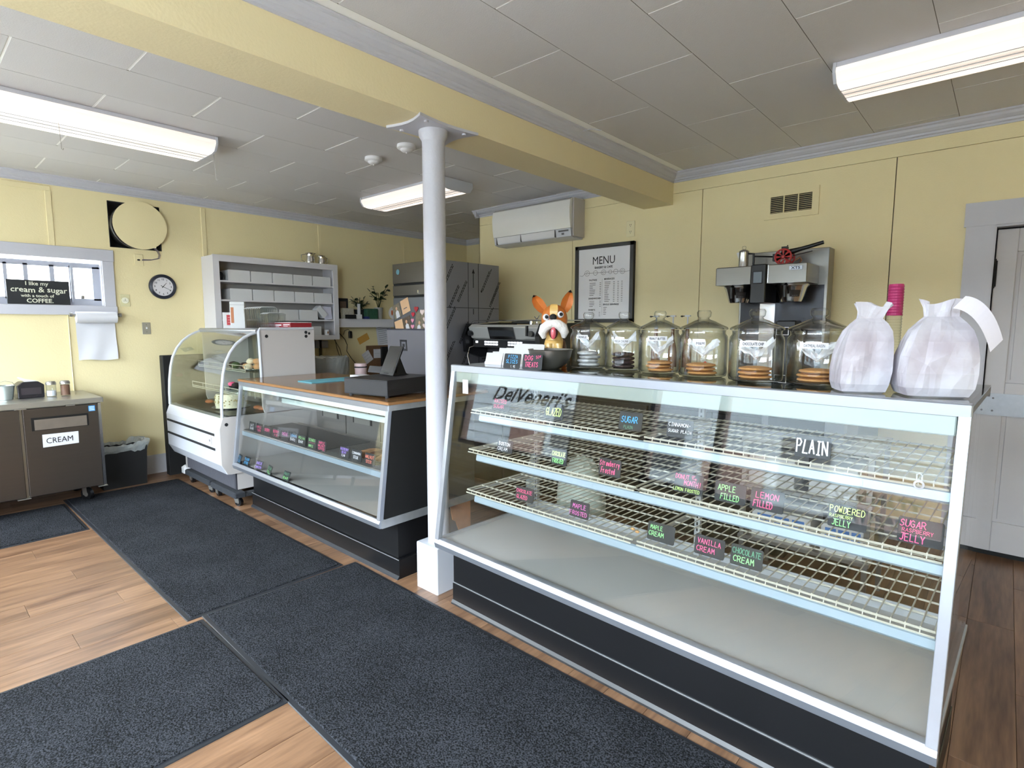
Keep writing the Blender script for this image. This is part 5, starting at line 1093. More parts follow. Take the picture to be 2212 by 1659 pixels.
for x, z, s, m in ((.03, .22, .032, RED), (-.02, .17, .026, HR), (-.03, .11, .024, HP), (-.03, .05, .026, HP), (.02, .0, .032, HP), (.09, -.02, .034, HR), (.12, .19, .032, HW), (.155, .12, .026, HW), (.15, .06, .026, HW), (.14, .01, .02, RED)): heart(x, z, s, m)
# ================================================================== MENU WALL ITEMS
ac = thing('air_conditioner', 'white wall-mounted air conditioner above the menu wall corner', 'air conditioner', (-3.675, 4.49, 2.5))
prof = [(4.598, 2.715), (4.42, 2.705), (4.385, 2.68), (4.372, 2.60), (4.378, 2.50), (4.392, 2.42)]
ACW = mat('gloss_white', (.90, .90, .89), .12, coat=.5)
MB().prism(prof+[(4.598, 2.42)], 'x', -4.185, -3.175).build('front_shell', ACW, ac, world=True, smooth=True)
MB().prism([(4.394, 2.417), (4.412, 2.345), (4.47, 2.33), (4.598, 2.33), (4.598, 2.417)], 'x', -4.180, -3.178).build('lower_shell', WHT, ac, world=True)
MB().prism([(4.389, 2.415), (4.405, 2.352), (4.412, 2.352), (4.396, 2.415)], 'x', -4.135, -3.36).build('air_flap', WHTM, ac, world=True)
MB().box(-3.17, -3.155, 4.42, 4.598, 2.345, 2.70).build('side_cover', GSID, ac, world=True)
MB().box(-4.137, -4.133, 4.386, 4.42, 2.345, 2.416).box(-3.80, -3.797, 4.386, 4.42, 2.345, 2.416).box(-3.36, -3.357, 4.386, 4.42, 2.345, 2.416).build('flap_joint', INKG, ac, world=True)
MB().prism([(4.3925, 2.405), (4.396, 2.39), (4.397, 2.39), (4.3935, 2.405)], 'x', -3.32, -3.20).prism([(4.3975, 2.380), (4.401, 2.362), (4.402, 2.362), (4.3985, 2.380)], 'x', -3.285, -3.255).build('badge_print', INKG, ac, world=True)
t = thing('framed_menu', 'black framed white MENU poster on the yellow wall behind the dog', 'menu', (-2.91, 4.575, 1.89), 0)
w, h = .322, .368
MB().bbox(-w, w, -.0, .024, -h, h, .003).build('backing', INK, t)
for b in ((-w, -w+.036, -h, h), (w-.036, w, -h, h), (-w, w, h-.034, h), (-w, w, -h, -h+.034)): MB().box(b[0], b[1], -.018, .0, b[2], b[3]).build('frame_bar', BLKP, t)
MB().box(-w+.034, w-.034, -.006, 0, -h+.03, h-.032).build('poster', mat('poster_white', (.88, .88, .90), .35, coat=.3), t)
font_text('MENU', .105, (.0, -.007, .185), (1, 0, 0), (0, 0, 1), INK, t, align='CENTER', sx=.88, name='title')
font_text('BAKERY & CAFE', .028, (.0, -.007, .145), (1, 0, 0), (0, 0, 1), INK, t, align='CENTER', bold=.0006, name='subtitle')
Mf = plane_m((0, -.0065, 0), (1, 0, 0), (0, 0, 1)); mb = MB(); pts = [(-.27, .085), (-.24, .080), (-.22, .095)]
for cx, r in ((-.185, .026), (-.09, .022), (.0, .024), (.075, .017), (.135, .022), (.205, .024)):
    for k in range(13): a = PI+2*PI*k/12; pts.append((cx+r*1.1*math.cos(a), .105+r*math.sin(a)))
pts += [(.24, .098), (.28, .105)]; ribbon(mb, pts, .003, Mf)
for cx in (-.185, .0, .205): ribbon(mb, [(cx+.012*math.cos(k), .105+.012*math.sin(k)) for k in range(6)], .0025, Mf)
mb.build('line_drawing', INKG, t)
mb = MB(); rnd = random.Random(2)
def col_(x, x2, z0, n, ww=.07, dz=.0165, cols=(0,)):
    for i in range(n):
        z = z0-i*dz; l = ww*rnd.uniform(.5, 1); ribbon(mb, [(x, z), (x+l, z)], .0045, Mf)
        for c in cols: ribbon(mb, [(x2+c, z), (x2+c+.016, z)], .0045, Mf)
for s_, x, z in (('PASTRIES', -.16, .030), ('SANDWICHES', -.165, -.145), ('SWEETS', -.165, -.255), ('BEVERAGES', .01, .034), ('SINGLE SERVINGS', .0, -.205), ('EXTRAS', .0, -.318)):
    if z > -.31: font_text(s_, .022, (x, -.007, z), (1, 0, 0), (0, 0, 1), INK, t, name='heading', bold=.0004)
col_(-.155, -.04, .008, 8); col_(-.155, -.04, -.165, 4); col_(-.16, -.045, -.272, 3); col_(.015, .11, .012, 12, .065, .0165, (0, .045, .085)); col_(.005, .11, -.225, 5, .05, .0165, ())
ribbon(mb, [(-.012, .045), (-.012, -.30)], .0015, Mf); mb.build('small_print', INKG, t)
t = thing('wall_outlet', 'duplex power outlet painted over, above the framed menu', 'outlet', (-2.645, 4.598, 2.373))
MB().bbox(-.043, .043, -.006, 0, -.070, .070, .002).build('plate', mat('outlet_cream', (.88, .84, .68), .4), t)
so = MB(); 
for z in (.03, -.03):
    for x in (-.009, .006): so.box(x, x+.003, -.0068, -.006, z, z+.012)
    so.cyl((0, -.0068, z-.008), (0, -.006, z-.008), .003, 8)
so.build('slots', INK, t)
t = thing('air_vent', 'painted wall vent grille with three banks of dark slots', 'vent', (-1.287, 4.60, 2.41))
for b in ((-.19, .19, .062, .104), (-.19, .19, -.104, -.062), (-.19, -.145, -.062, .062), (.145, .19, -.062, .062), (-.053, -.046, -.062, .062), (.047, .054, -.062, .062)): MB().box(b[0], b[1], -.012, 0, b[2], b[3]).build('vent_frame', YEL, t)
MB().box(-.15, .15, -.002, .0, -.065, .065).build('vent_void', INK, t)
for bk in (-.145, -.046, .054):
    for i in range(9):
        z = -.056+i*.0135; MB().add([(bk, -.010, z), (bk+.093, -.010, z), (bk+.093, -.006, z+.003), (bk, -.006, z+.003), (bk, -.009, z-.0012), (bk+.093, -.009, z-.0012)], [(0, 1, 2, 3), (0, 4, 5, 1), (4, 3, 2, 5)]).build('slat', YEL, t)
# back counter --------------------------------------------------------------
bc = thing('back_counter', 'long black back counter with speckled top along the menu wall', 'counter', (-2.1, 4.15, 0))
MB().box(-3.93, -.98, 3.74, 4.58, 0, .925).build('cabinet_body', BLK, bc, world=True)
for i in range(6): MB().box(-3.92+i*.49, -3.44+i*.49, 3.722, 3.74, .06, .90).build('cabinet_door', BLK, bc, world=True, bevel=.003)
MB().bbox(-3.94, -.60, 3.70, 4.585, .925, .965, .004).build('counter_top', GRAN, bc, world=True)
MB().box(-.66, -.62, 3.74, 4.5, 0, .925).build('end_leg', BLK, bc, world=True)
# espresso machine -------------------------------------------------------------
em = thing('espresso_machine', 'two-group espresso machine with lit buttons behind the dog', 'espresso machine', (-3.45, 4.0, .965))
def eb(mb, n, m, **k): return mb.build(n, m, em, world=True, **k)
eb(MB().prism([(3.80, 1.355), (3.76, 1.375), (3.72, 1.475), (3.76, 1.50), (4.42, 1.50), (4.42, 1.355)], 'x', -3.88, -3.02), 'upper_body', mat('bright_shell', (.80, .80, .79), .3, metal=.4), bevel=.003)
eb(MB().prism([(3.755, 1.37), (3.718, 1.478), (3.713, 1.476), (3.750, 1.367)], 'x', -3.62, -3.30), 'name_plate', STEELB)
eb(MB().prism([(3.744, 1.395), (3.726, 1.450), (3.722, 1.448), (3.740, 1.393)], 'x', -3.61, -3.31), 'dark_band', mat('graphite', (.30, .31, .33), .35, metal=.6))
eb(MB().prism([(3.7355, 1.414), (3.7305, 1.427), (3.7295, 1.427), (3.7345, 1.414)], 'x', -3.50, -3.42), 'name_plate_print', CWHT)
eb(MB().box(-3.88, -3.02, 3.78, 3.84, 1.285, 1.357), 'button_panel', INK)
btn = MB()
for x0 in (-3.72, -3.42):
    for i in range(5):
        for z in (1.335, 1.312): btn.box(x0+i*.036, x0+i*.036+.028, 3.777, 3.78, z-.006, z+.010)
btn.box(-3.84, -3.81, 3.777, 3.78, 1.325, 1.345)
eb(btn, 'lit_buttons', mat('lit_button', (.95, .97, 1.0), .4, emit=.8), kind='stuff')
for k, (x0, x1) in enumerate(((-3.93, -3.89), (-3.02, -2.97))):
    eb(MB().prism([(3.70, 1.24), (3.68, 1.40), (3.74, 1.51), (4.44, 1.52), (4.46, 1.30), (4.40, 1.20), (3.90, 1.18)], 'x', x0, x1), 'side_panel', BLKP)
eb(MB().box(-3.88, -3.02, 3.98, 4.42, 1.03, 1.36), 'rear_body', mat('body_dark_steel', (.36, .36, .38), .3, metal=.7)); eb(MB().bbox(-3.90, -3.0, 3.76, 4.44, .99, 1.05, .006), 'drip_tray', STEEL)  # darker steel for the body behind the group heads
for x in (-3.86, -3.06):
    for y in (3.82, 4.36): eb(MB().cyl((x, y, .9655), (x, y, .99), .02, 12), 'foot', BLKP)
for x in (-3.58, -3.29):
    eb(MB().cyl((x, 3.88, 1.285), (x, 3.88, 1.22), .036, 20).cyl((x, 3.88, 1.22), (x, 3.88, 1.19), .034, 20), 'group_head', CHROME, smooth=True)
    eb(MB().tube([(x, 3.86, 1.20), (x-.04, 3.80, 1.195), (x-.12, 3.72, 1.185)], [.008, .011, .014], 10), 'portafilter_handle', BLKP, smooth=True)
    eb(MB().tube([(x, 3.88, 1.19), (x+.01, 3.87, 1.16), (x+.022, 3.87, 1.145)], .007, 8).tube([(x, 3.88, 1.19), (x-.01, 3.87, 1.16), (x-.022, 3.87, 1.145)], .007, 8), 'spout', CHROME, smooth=True)
for x in (-3.86, -3.10):
    eb(MB().tube([(x, 3.80, 1.30), (x-.03, 3.74, 1.28), (x-.035, 3.72, 1.20), (x-.01, 3.73, 1.09)], .005, 8), 'steam_wand', CHROME, smooth=True)
    eb(MB().cyl((x, 3.71, 1.42), (x, 3.78, 1.42), .026, 14).box(x-.045, x-.03, 3.70, 3.725, 1.40, 1.49), 'steam_lever', BLKP)
eb(MB().tube([(-3.88, 3.76, 1.51), (-3.82, 3.74, 1.535), (-3.0, 3.76, 1.54), (-2.98, 4.3, 1.54)], .005, 8).tube([(-3.88, 3.76, 1.50), (-3.88, 4.35, 1.54), (-3.0, 4.38, 1.54)], .005, 8), 'cup_rail', CHROME, smooth=True)
t = thing('tamper', 'black handled tamper lying on top of the espresso machine', 'tamper', (-3.4, 3.95, 1.5005)); MB().tube([(-.12, 0, .018), (.02, 0, .022), (.10, .02, .018)], [.010, .016, .012], 10).build('handle', BLKP, t, smooth=True); MB().cyl((.10, .02, 0), (.10, .02, .04), .022, 16).build('base', CHROME, t)
t = thing('metal_figure', 'small metal spout fitting standing on the espresso machine', 'fitting', (-3.30, 4.05, 1.5005)); MB().lathe([(0, 0), (.016, 0), (.008, .03), (.014, .05), (0, .055)], n=14).tube([(-.03, 0, .075), (0, 0, .05), (.03, 0, .085)], .006, 6).build('fitting_body', CHROME, t, smooth=True)
# coffee brewer -----------------------------------------------------------------
cb = thing('coffee_brewer', 'tall stainless twin coffee brewer with a black control panel', 'coffee brewer', (-1.28, 4.3, .965))
def kb(mb, n, m, **k): return mb.build(n, m, cb, world=True, **k)
kb(MB().box(-1.555, -.955, 4.36, 4.50, .97, 2.035), 'rear_column', mat('brewer_steel', (.52, .51, .49), .30, metal=.9, var=.06, vscale=2, stretch=(2, 2, 40)), bevel=.004)
kb(MB().box(-1.54, -.975, 4.355, 4.36, .97, 1.78), 'dark_backplate', mat('brewer_dark_metal', (.20, .20, .21), .25, metal=.7))  # darker metal sheet on the column below the brew heads
for a, b in ((-1.625, -1.372), (-1.272, -1.015)): kb(MB().bbox(a, b, 4.06, 4.36, 1.785, 1.912, .006), 'brew_head', mat('brewer_steel', (.52, .51, .49), .30, metal=.9, var=.06, vscale=2, stretch=(2, 2, 40)))
kb(MB().bbox(-1.372, -1.270, 4.045, 4.30, 1.655, 1.918, .006), 'control_panel', BLKP)
kb(MB().box(-1.352, -1.296, 4.042, 4.045, 1.79, 1.865), 'screen', mat('dim_screen', (.42, .46, .50), .2)); kb(MB().box(-1.358, -1.290, 4.0435, 4.0448, 1.784, 1.871), 'screen_bezel', INK)
kb(MB().box(-1.262, -1.258, 4.057, 4.061, 1.79, 1.91), 'bright_trim', STEELB)
lbp = kb(MB().box(-1.125, -1.045, 4.054, 4.0595, 1.868, 1.892), 'badge', ALU)
font_text('XTS', .024, (-1.085, 4.0535, 1.872), (1, 0, 0), (0, 0, 1), INK, cb, world=True, align='CENTER', bold=.0006, sx=1.3, name='badge_lettering')
for x in (-1.50, -1.14):
    kb(MB().lathe([(0, 1.66), (.068, 1.66), (.074, 1.675), (.098, 1.755), (.108, 1.770), (.106, 1.784), (0, 1.784)], c=(x, 4.20, 0), n=28), 'brew_basket', STEELB, smooth=True)
    kb(MB().tube([(x-.012, 4.10, 1.772), (x-.012, 4.075, 1.765), (x-.012, 4.078, 1.69)], [.014, .014, .011], 10), 'basket_handle', BLKP, smooth=True)
    lbx = MB(); a0 = -PI/2+.1
    for k in range(5):
        a = a0+.15*k; b = a0+.15*(k+1); r1, r2 = .0905, .081
        lbx.add([(x+r2*math.cos(a), 4.2+r2*math.sin(a), 1.693), (x+r2*math.cos(b), 4.2+r2*math.sin(b), 1.693), (x+(r1+.0045)*math.cos(b), 4.2+(r1+.0045)*math.sin(b), 1.735), (x+(r1+.0045)*math.cos(a), 4.2+(r1+.0045)*math.sin(a), 1.735)], [(0, 1, 2, 3)])
    kb(lbx, 'warning_label', mat('warning_black', (.16, .14, .14), .4))
    ls = MB()
    for k in range(4):
        z = 1.70+k*.008; rr_ = .0835+k*.0022
        for q in range(3):
            a = a0+.18+.15*q; b = a+.15; ls.add([(x+rr_*math.cos(a), 4.2+rr_*math.sin(a), z), (x+rr_*math.cos(b), 4.2+rr_*math.sin(b), z), (x+rr_*math.cos(b), 4.2+rr_*math.sin(b), z+.0025), (x+rr_*math.cos(a), 4.2+rr_*math.sin(a), z+.0025)], [(0, 1, 2, 3)])
    kb(ls, 'label_print', CWHT)
kb(MB().box(-1.375, -1.27, 4.28, 4.36, 1.02, 1.66), 'center_column', STEELB)
kb(MB().bbox(-1.60, -1.0, 4.02, 4.5, .9655, 1.03, .006), 'base', STEEL)
t = thing('coffee_server', 'black insulated coffee server under the right brew head', 'coffee server', (-1.14, 4.19, 1.0305))
MB().lathe([(0, 0), (.085, 0), (.088, .01), (.088, .40), (.06, .46), (0, .47)], n=28).build('server_body', BLKP, t, smooth=True); MB().bbox(-.07, .06, -.075, .06, .45, .50, .008).build('lid', BLKP, t); MB().box(-.06, .02, -.0915, -.088, .40, .455).build('white_print', CWHT, t)
MB().box(-.056, .016, -.0925, -.0915, .404, .451).build('print_ground', INK, t)
t = thing('percolator', 'small aluminium percolator standing on the left of the coffee brewer', 'coffee pot', (-1.475, 4.19, 1.9125))
MB().lathe([(0, 0), (.036, 0), (.037, .008), (.035, .015), (.034, .11), (.036, .115), (.033, .122), (.015, .132), (0, .134)], n=28).build('pot_body', mat('brushed_aluminium', (.78, .78, .78), .22, metal=1), t, smooth=True)
MB().lathe([(.010, .133), (.014, .142), (.012, .155), (0, .158)], n=14).build('glass_knob', GLSJ, t, smooth=True); MB().prism([(-.05, .11), (-.033, .115), (-.033, .06)], 'y', -.008, .008).build('spout', WHTM, t)
MB().tube([(.033, .0, .10), (.065, .01, .098), (.068, .01, .05), (.066, .01, .02)], .008, 8).build('handle', BLKP, t)
t = thing('toy_cannon', 'toy cannon with red spoked wheels on top of the coffee brewer', 'decoration', (-1.19, 4.17, 1.9125), .05)
CR_ = mat('cannon_red', (.66, .16, .16), .45)
def wheel(y, nm):
    w = MB(); R = .052
    ring = [(R*math.cos(2*PI*k/28), y, R+R*.0+R*math.sin(2*PI*k/28)) for k in range(29)]
    w.tube(ring, .005, 8); w.cyl((0, y-.006, R), (0, y+.006, R), .009, 12)
    for k in range(8): a = 2*PI*k/8; w.tube([(0, y, R), (R*math.cos(a), y, R+R*math.sin(a))], .0028, 6)
    for k in range(8):
        a = 2*PI*(k+.5)/8; w.tube([(R*.45*math.cos(a-.3), y, R+R*.45*math.sin(a-.3)), (R*.85*math.cos(a-.28), y, R+R*.85*math.sin(a-.28)), (R*.95*math.cos(a), y, R+R*.95*math.sin(a)), (R*.85*math.cos(a+.28), y, R+R*.85*math.sin(a+.28)), (R*.45*math.cos(a+.3), y, R+R*.45*math.sin(a+.3))], .0028, 5)
    w.build(nm, CR_, t, smooth=True)
wheel(-.045, 'wheel'); wheel(.045, 'wheel')
MB().cyl((0, -.045, .052), (0, .045, .052), .005, 8).tube([(-.20, 0, .075), (-.06, 0, .060), (.03, 0, .05)], .005, 8).tube([(.05, 0, .06), (.17, 0, .083)], .003, 6).build('axle_and_trail', BLKP, t)
MB().tube([(-.05, 0, .055), (.02, 0, .085), (.10, 0, .102), (.235, 0, .135)], [.020, .021, .014, .012], 14).build('barrel', BLKP, t, smooth=True)
MB().box(-.02, .018, -.02, .02, .09, .125).cyl((.01, 0, .12), (.016, 0, .135), .004, 6).box(-.075, -.045, -.02, .02, .03, .08).build('breech', BLKP, t, bevel=.004)
MB().tube([(.06, .03, .03), (.09, .03, .05), (.10, .03, .03), (.09, .03, .01)], .006, 6).build('copper_coil', mat('copper_tone', (.62, .45, .34), .35, metal=.6), t)
for i, (x, k) in enumerate(((-2.21, 'leftmost'), (-2.06, 'second'), (-1.935, 'rightmost'))):
    t = thing('syrup_bottle', 'syrup bottle with white pump on the back counter, %s of three' % k, 'bottle', (x, 4.30, .9655))
    MB().lathe([(0, 0), (.036, 0), (.038, .01), (.038, .30), (.030, .36), (.014, .42), (.014, .50), (0, .50)], n=20).build('bottle_body', mat('amber_syrup', (.46, .26, .12), .15), t, smooth=True)
    MB().cyl((0, 0, .50), (0, 0, .605), .006, 10).cyl((0, 0, .50), (0, 0, .525), .016, 12).box(-.022, .022, -.010, .010, .600, .612).build('pump', WHT, t); MB().ball((-.045, -.01, .603), .012, .008, .007).tube([(-.01, 0, .605), (-.04, -.008, .604)], .0035, 6).build('pump_nozzle', BLKP, t)
# things under and beside the back counter seen through the case glass
o = MB().bbox(0, .34, 0, .34, 0, .30, .01).build('grey_appliance', mat('appliance_grey', (.52, .53, .56), .35)); o.location = (-.98, 3.60, 0.72); 
t = thing('utility_cart', 'grey steel cart behind the right end of the donut case', 'cart', (-.75, 3.35, 0))
for x in (-.30, .30):
    for y in (-.2, .28): MB().box(x-.012, x+.012, y-.012, y+.012, 0, .88).build('leg', STEEL, t)
for z in (.30, .60, .86): MB().bbox(-.32, .32, -.22, .30, z, z+.02, .003).build('cart_shelf', STEEL, t)
bpy.data.objects.remove(o)
o = MB().bbox(-.22, .20, -.16, .16, 0, .20, .012).build('grey_microwave', mat('appliance_grey', (.52, .53, .56), .35)); o.location = (-.78, 3.38, .8805); tag(o, 'grey countertop oven on the cart behind the donut case', 'oven'); MB().box(-.18, .10, -.164, -.16, .04, .17).build('oven_window', INK, o)
for i, (x, z, w_) in enumerate(((-.92, .6205, .24), (-.62, .6205, .22), (-.86, .3205, .30), (-.56, .3205, .2))):
    t2 = thing('supply_carton', 'white supply carton with a blue label on the cart, ' + ('left of the middle shelf', 'right of the middle shelf', 'left of the low shelf', 'right of the low shelf')[i], 'box', (x, 3.30, z)); MB().bbox(-w_/2, w_/2, -.12, .16, 0, .15, .003).build('carton', CARD, t2)
    MB().box(-w_*.4, -w_*.15, -.1215, -.12, .08, .13).box(-w_*.1, w_*.15, -.1215, -.12, .08, .13).box(w_*.2, w_*.4, -.1215, -.12, .08, .13).build('blue_label', mat('label_blue', (.28, .48, .75), .5), t2)
t = thing('white_sack', 'crumpled white sack on the floor behind the left end of the donut case', 'sack', (-2.02, 2.95, 0))
lumpy((0, 0, .288), .17, .14, .36, 9, 20, 14, .10).build('sack_body', mat('pale_green_white', (.74, .78, .74), .6), t, smooth=True)
t = thing('plastic_bag', 'clear crinkled plastic bag hanging beside the white sack', 'bag', (-2.32, 2.82, 0)); lumpy((0, 0, .42), .05, .05, .22, 4, 16, 12, .2).build('bag_body', LIN, t); MB().box(-.01, .01, -.01, .01, 0, .5).build('stand', INK, t)
# ================================================================== ON THE REGISTER COUNTER
WZ = 1.0645
t = thing('cash_drawer', 'black metal cash drawer on the wood counter top', 'cash drawer', (-2.70, 1.925, WZ), .19)
MB().bbox(-.36, 0, 0, .40, .012, .108, .003).build('drawer_body', mat('drawer_black', (.13, .13, .145), .45, bump=.3, bscale=300), t)
MB().box(-.355, -.005, -.002, .0, .014, .018).box(-.35, -.01, -.0012, 0, .1, .102).build('drawer_gap', INK, t)
for x, y in ((-.33, .03), (-.03, .03), (-.33, .36), (-.03, .36)): MB().cyl((x, y, 0), (x, y, .012), .012, 10).build('rubber_foot', RUB, t)
t = thing('tablet_terminal', 'black tilted tablet terminal standing on the cash drawer', 'tablet', (-2.99, 2.12, WZ+.1085), -.12)
c_, s_ = math.cos(.42), math.sin(.42)
def tilt(mb): return mb.xf(Matrix.Rotation(-.42, 4, 'X'))
tilt(MB().bbox(-.085, .085, 0, .014, .004, .205, .004)).build('tablet_body', BLKP, t); tilt(MB().box(-.078, .078, -.0008, 0, .03, .198)).build('screen', mat('dark_screen', (.14, .14, .155), .3), t); tilt(MB().box(-.03, .03, -.0012, 0, .012, .018)).build('speaker_slot', INK, t)
MB().prism([(.0, 0), (.15, 0), (.13, .01), (.085, .12), (.075, .12), (.06, .015), (.02, .008)], 'x', -.04, .04).build('stand', BLKP, t)
t = thing('pos_display', 'grey register display with a black square emblem, left of the column', 'monitor', (-3.22, 2.52, WZ), .0)
MB().bbox(-.28, .28, 0, .022, .08, .405, .010).xf(Matrix.Rotation(.06, 4, 'X')).build('display_shell', mat('space_grey', (.36, .36, .40), .38, metal=.4), t)
q = Matrix.Rotation(.06, 4, 'X')
em_ = MB(); cx, cz = -.025-.05, .285; 
for r0, r1 in ((.040, .030),):
    em_.box(cx-r0, cx+r0, -.002, 0, cz+r1-.004, cz+r0).box(cx-r0, cx+r0, -.002, 0, cz-r0, cz-r1+.004).box(cx-r0, cx-r1+.004, -.002, 0, cz-r0, cz+r0).box(cx+r1-.004, cx+r0, -.002, 0, cz-r0, cz+r0)
em_.box(cx-.011, cx+.011, -.002, 0, cz-.011, cz+.011); em_.xf(q).build('square_emblem', INK, t)
MB().prism([(.03, .0), (.18, .0), (.18, .012), (.06, .02), (.04, .2), (.024, .2)], 'x', -.09, .09).build('stand', mat('stand_dark', (.25, .25, .28), .4, metal=.4), t)
t = thing('card_reader', 'dark card reader with cable lying behind the tablet', 'card reader', (-3.14, 2.28, WZ+.1085), .1)
MB().prism([(-.05, 0), (.06, 0), (.05, .035), (-.03, .045)], 'x', -.11, .02).build('reader_body', mat('reader_grey', (.20, .20, .22), .35), t, bevel=.004); MB().tube([(0, 0, .02), (.05, -.01, .03), (.10, .0, .012)], .004, 6).build('cable', BLKP, t)
t.location = (-3.17, 2.235, WZ+.1085)
tag(MB().bbox(-4.04, -3.83, 2.06, 2.50, WZ, WZ+.006, .001).build('teal_folder', mat('teal_card', (.35, .62, .68), .5)), 'teal folder lying flat on the wood counter', 'folder')
tag(MB().bbox(-4.05, -3.86, 2.52, 2.63, WZ, WZ+.02, .001).build('paper_pad', PAPER), 'white note pad behind the teal folder on the wood counter', 'paper')
# pastries in the register case (walnut sticks)
PST = mat('iced_pastry', (.72, .55, .40), .6, bump=.5, bscale=60, var=.5, vscale=26); PST2 = mat('dark_iced_pastry', (.40, .27, .20), .55, bump=.5, bscale=60, var=.6, vscale=30)
for i, (x, y, m, lb) in enumerate(((-3.02, 1.96, PST, 'plain brown stick pastry at the left of the row in the register case'), (-2.93, 1.97, PST2, 'dark chocolate iced stick pastry, second in the register case'), (-2.84, 2.0, PST, 'white iced stick pastry, third in the register case'), (-2.75, 2.0, PST2, 'iced walnut stick pastry, fourth in the register case'), (-2.66, 2.02, PST, 'rightmost white iced stick pastry in the register case'))):
    o = lumpy((0, 0, 0), .038, .11, .024, i+60, 16, 10, .1).build('stick_pastry', m, smooth=True); o.location = (x, y+.03, .6745+.004); o.rotation_euler = (0, 0, .12); tag(o, lb, 'pastry')
# ================================================================== ON TOP OF THE DONUT CASE
TZ1 = 1.2935
# paper bags
bags = ((.070, .12, .10, .052, 0), (.092, .10, .11, .060, .1), (.115, .12, .11, .066, .02), (.145, .14, .12, .085, .06), (.175, .12, .12, .080, -.04), (.205, .13, .13, .088, .05), (.235, .14, .13, .086, .1), (.27, .12, .16, .108, .0), (.295, .11, .17, .112, .04), (.32, .10, .17, .110, -.03))
for i, (s, d, w_, h_, rz) in enumerate(bags):
    t = thing('flat_paper_bag', 'white flat paper bag standing in the bunch left of the PIZZA SLICES tag', 'paper bag', Lw(s, d+.05, TZ1), A1+rz, 'flat paper bags on the donut case')
    MB().prism([(0, 0), (.003, 0), (.024, h_), (.018, h_)], 'x', 0, w_).build('bag_sheet', mat('bag_paper', (.76, .75, .74), .8), t); MB().box(.0, w_, -.0008, .0, .0, .012).build('folded_bottom', PAPER, t)
t = thing('steel_bowl', 'stainless mixing bowl behind the DOG TREATS tag', 'bowl', Lw(.525, .165, TZ1))
MB().lathe([(0, .001), (.045, .001), (.075, .022), (.096, .055), (.104, .088), (.108, .090), (.104, .092), (.093, .056), (.072, .026), (0, .006)], n=40).build('bowl_body', mat('bowl_steel', (.50, .49, .47), .3, metal=.75), t, smooth=True)
# dog figurine -----------------------------------------------------------------
dg = thing('dog_figurine', 'painted metal bulldog figurine with big ears and tongue out', 'figurine', Lw(.425, .315, TZ1), .60)
OR = mat('dog_orange', (.74, .42, .16), .4, coat=.3, var=.25, vscale=14); TAN = mat('dog_tan', (.84, .68, .38), .4, coat=.3, var=.3, vscale=16); DW = mat('dog_white', (.90, .88, .86), .5, bump=.6, bscale=70)
def db(mb, n, m, **k): return mb.build(n, m, dg, smooth=True, **k)
db(MB().ball((0, 0, .232), .066, .058, .076, 28, 18), 'head', OR)
db(MB().add([(x*(.010+.010*math.sin(PI*k/8)), -.0595*math.cos((k/8-.35)*1.9)-.001, .232+.077*math.sin((k/8-.35)*1.9+.45)) for k in range(9) for x in (-1, 1)], [(2*k, 2*k+1, 2*k+3, 2*k+2) for k in range(8)]), 'cream_blaze', TAN)
jp = [(-.048, -.050, .140), (-.054, -.056, .165), (-.044, -.064, .190), (-.022, -.072, .208), (0, -.075, .213), (.022, -.072, .208), (.044, -.064, .192), (.054, -.056, .168), (.049, -.050, .143)]
db(MB().tube(jp, [.010, .022, .026, .024, .021, .024, .026, .022, .010], 14), 'jowls', DW)
db(MB().ball((0, -.068, .172), .022, .014, .036, 16, 10), 'mouth', mat('mouth_dark', (.22, .10, .08), .6))
db(MB().ball((.0, -.082, .166), .013, .008, .031, 14, 10), 'tongue', mat('tongue_pink', (.80, .34, .38), .35, coat=.4))
db(MB().ball((-.002, -.073, .243), .018, .014, .016, 16, 10), 'nose', BLKM)
for x, z in ((-.038, .243), (.033, .256)):
    e = db(MB().ball((x, -.054, z), .0165, .012, .0165, 16, 10), 'eye', mat('eye_white', (.88, .88, .90), .2, coat=.5))
    MB().ball((x+.003, -.0625, z+.001), .0095, .006, .0095, 14, 8).build('pupil', INK, e, smooth=True)
def ear(pts, wd, nm, tipm):
    n = len(pts); vs = []; fs = []
    for i, (x, z) in enumerate(pts):
        ax, az = pts[min(i+1, n-1)][0]-pts[max(i-1, 0)][0], pts[min(i+1, n-1)][1]-pts[max(i-1, 0)][1]; l = math.hypot(ax, az); nx, nz = -az/l, ax/l
        for k, (q, yy) in enumerate(((-1, -.008), (-.5, .004), (0, .010), (.5, .004), (1, -.008), (.5, .012), (0, .018), (-.5, .012))): vs.append((x+nx*wd[i]*q, yy, z+nz*wd[i]*q))
    for i in range(n-1):
        for k in range(8): fs.append((i*8+k, i*8+(k+1) % 8, (i+1)*8+(k+1) % 8, (i+1)*8+k))
    o = db(MB().add(vs, fs), nm, OR)
    m = n-2; MB().add([(v[0], v[1]-.0015, v[2]) for v in vs[m*8:]], [(k, k+1, k+9, k+8) for k in range(4)]).build('ear_tip', INK, o)
ear([(-.045, .270), (-.062, .290), (-.080, .312), (-.093, .332), (-.100, .346), (-.104, .354)], [.018, .026, .028, .022, .012, .001], 'ear', 0)
ear([(.046, .275), (.058, .300), (.066, .325), (.073, .348), (.078, .366), (.080, .378)], [.020, .028, .028, .021, .011, .001], 'ear', 0)
db(MB().ball((0, .015, .095), .052, .060, .072, 24, 14), 'body', TAN); db(MB().ball((.040, .025, .085), .022, .045, .05, 16, 10), 'dark_patch', mat('dog_umber', (.30, .17, .08), .45))
db(MB().cyl((0, -.01, .13), (0, -.01, .18), .040, 20, .038), 'neck', TAN)
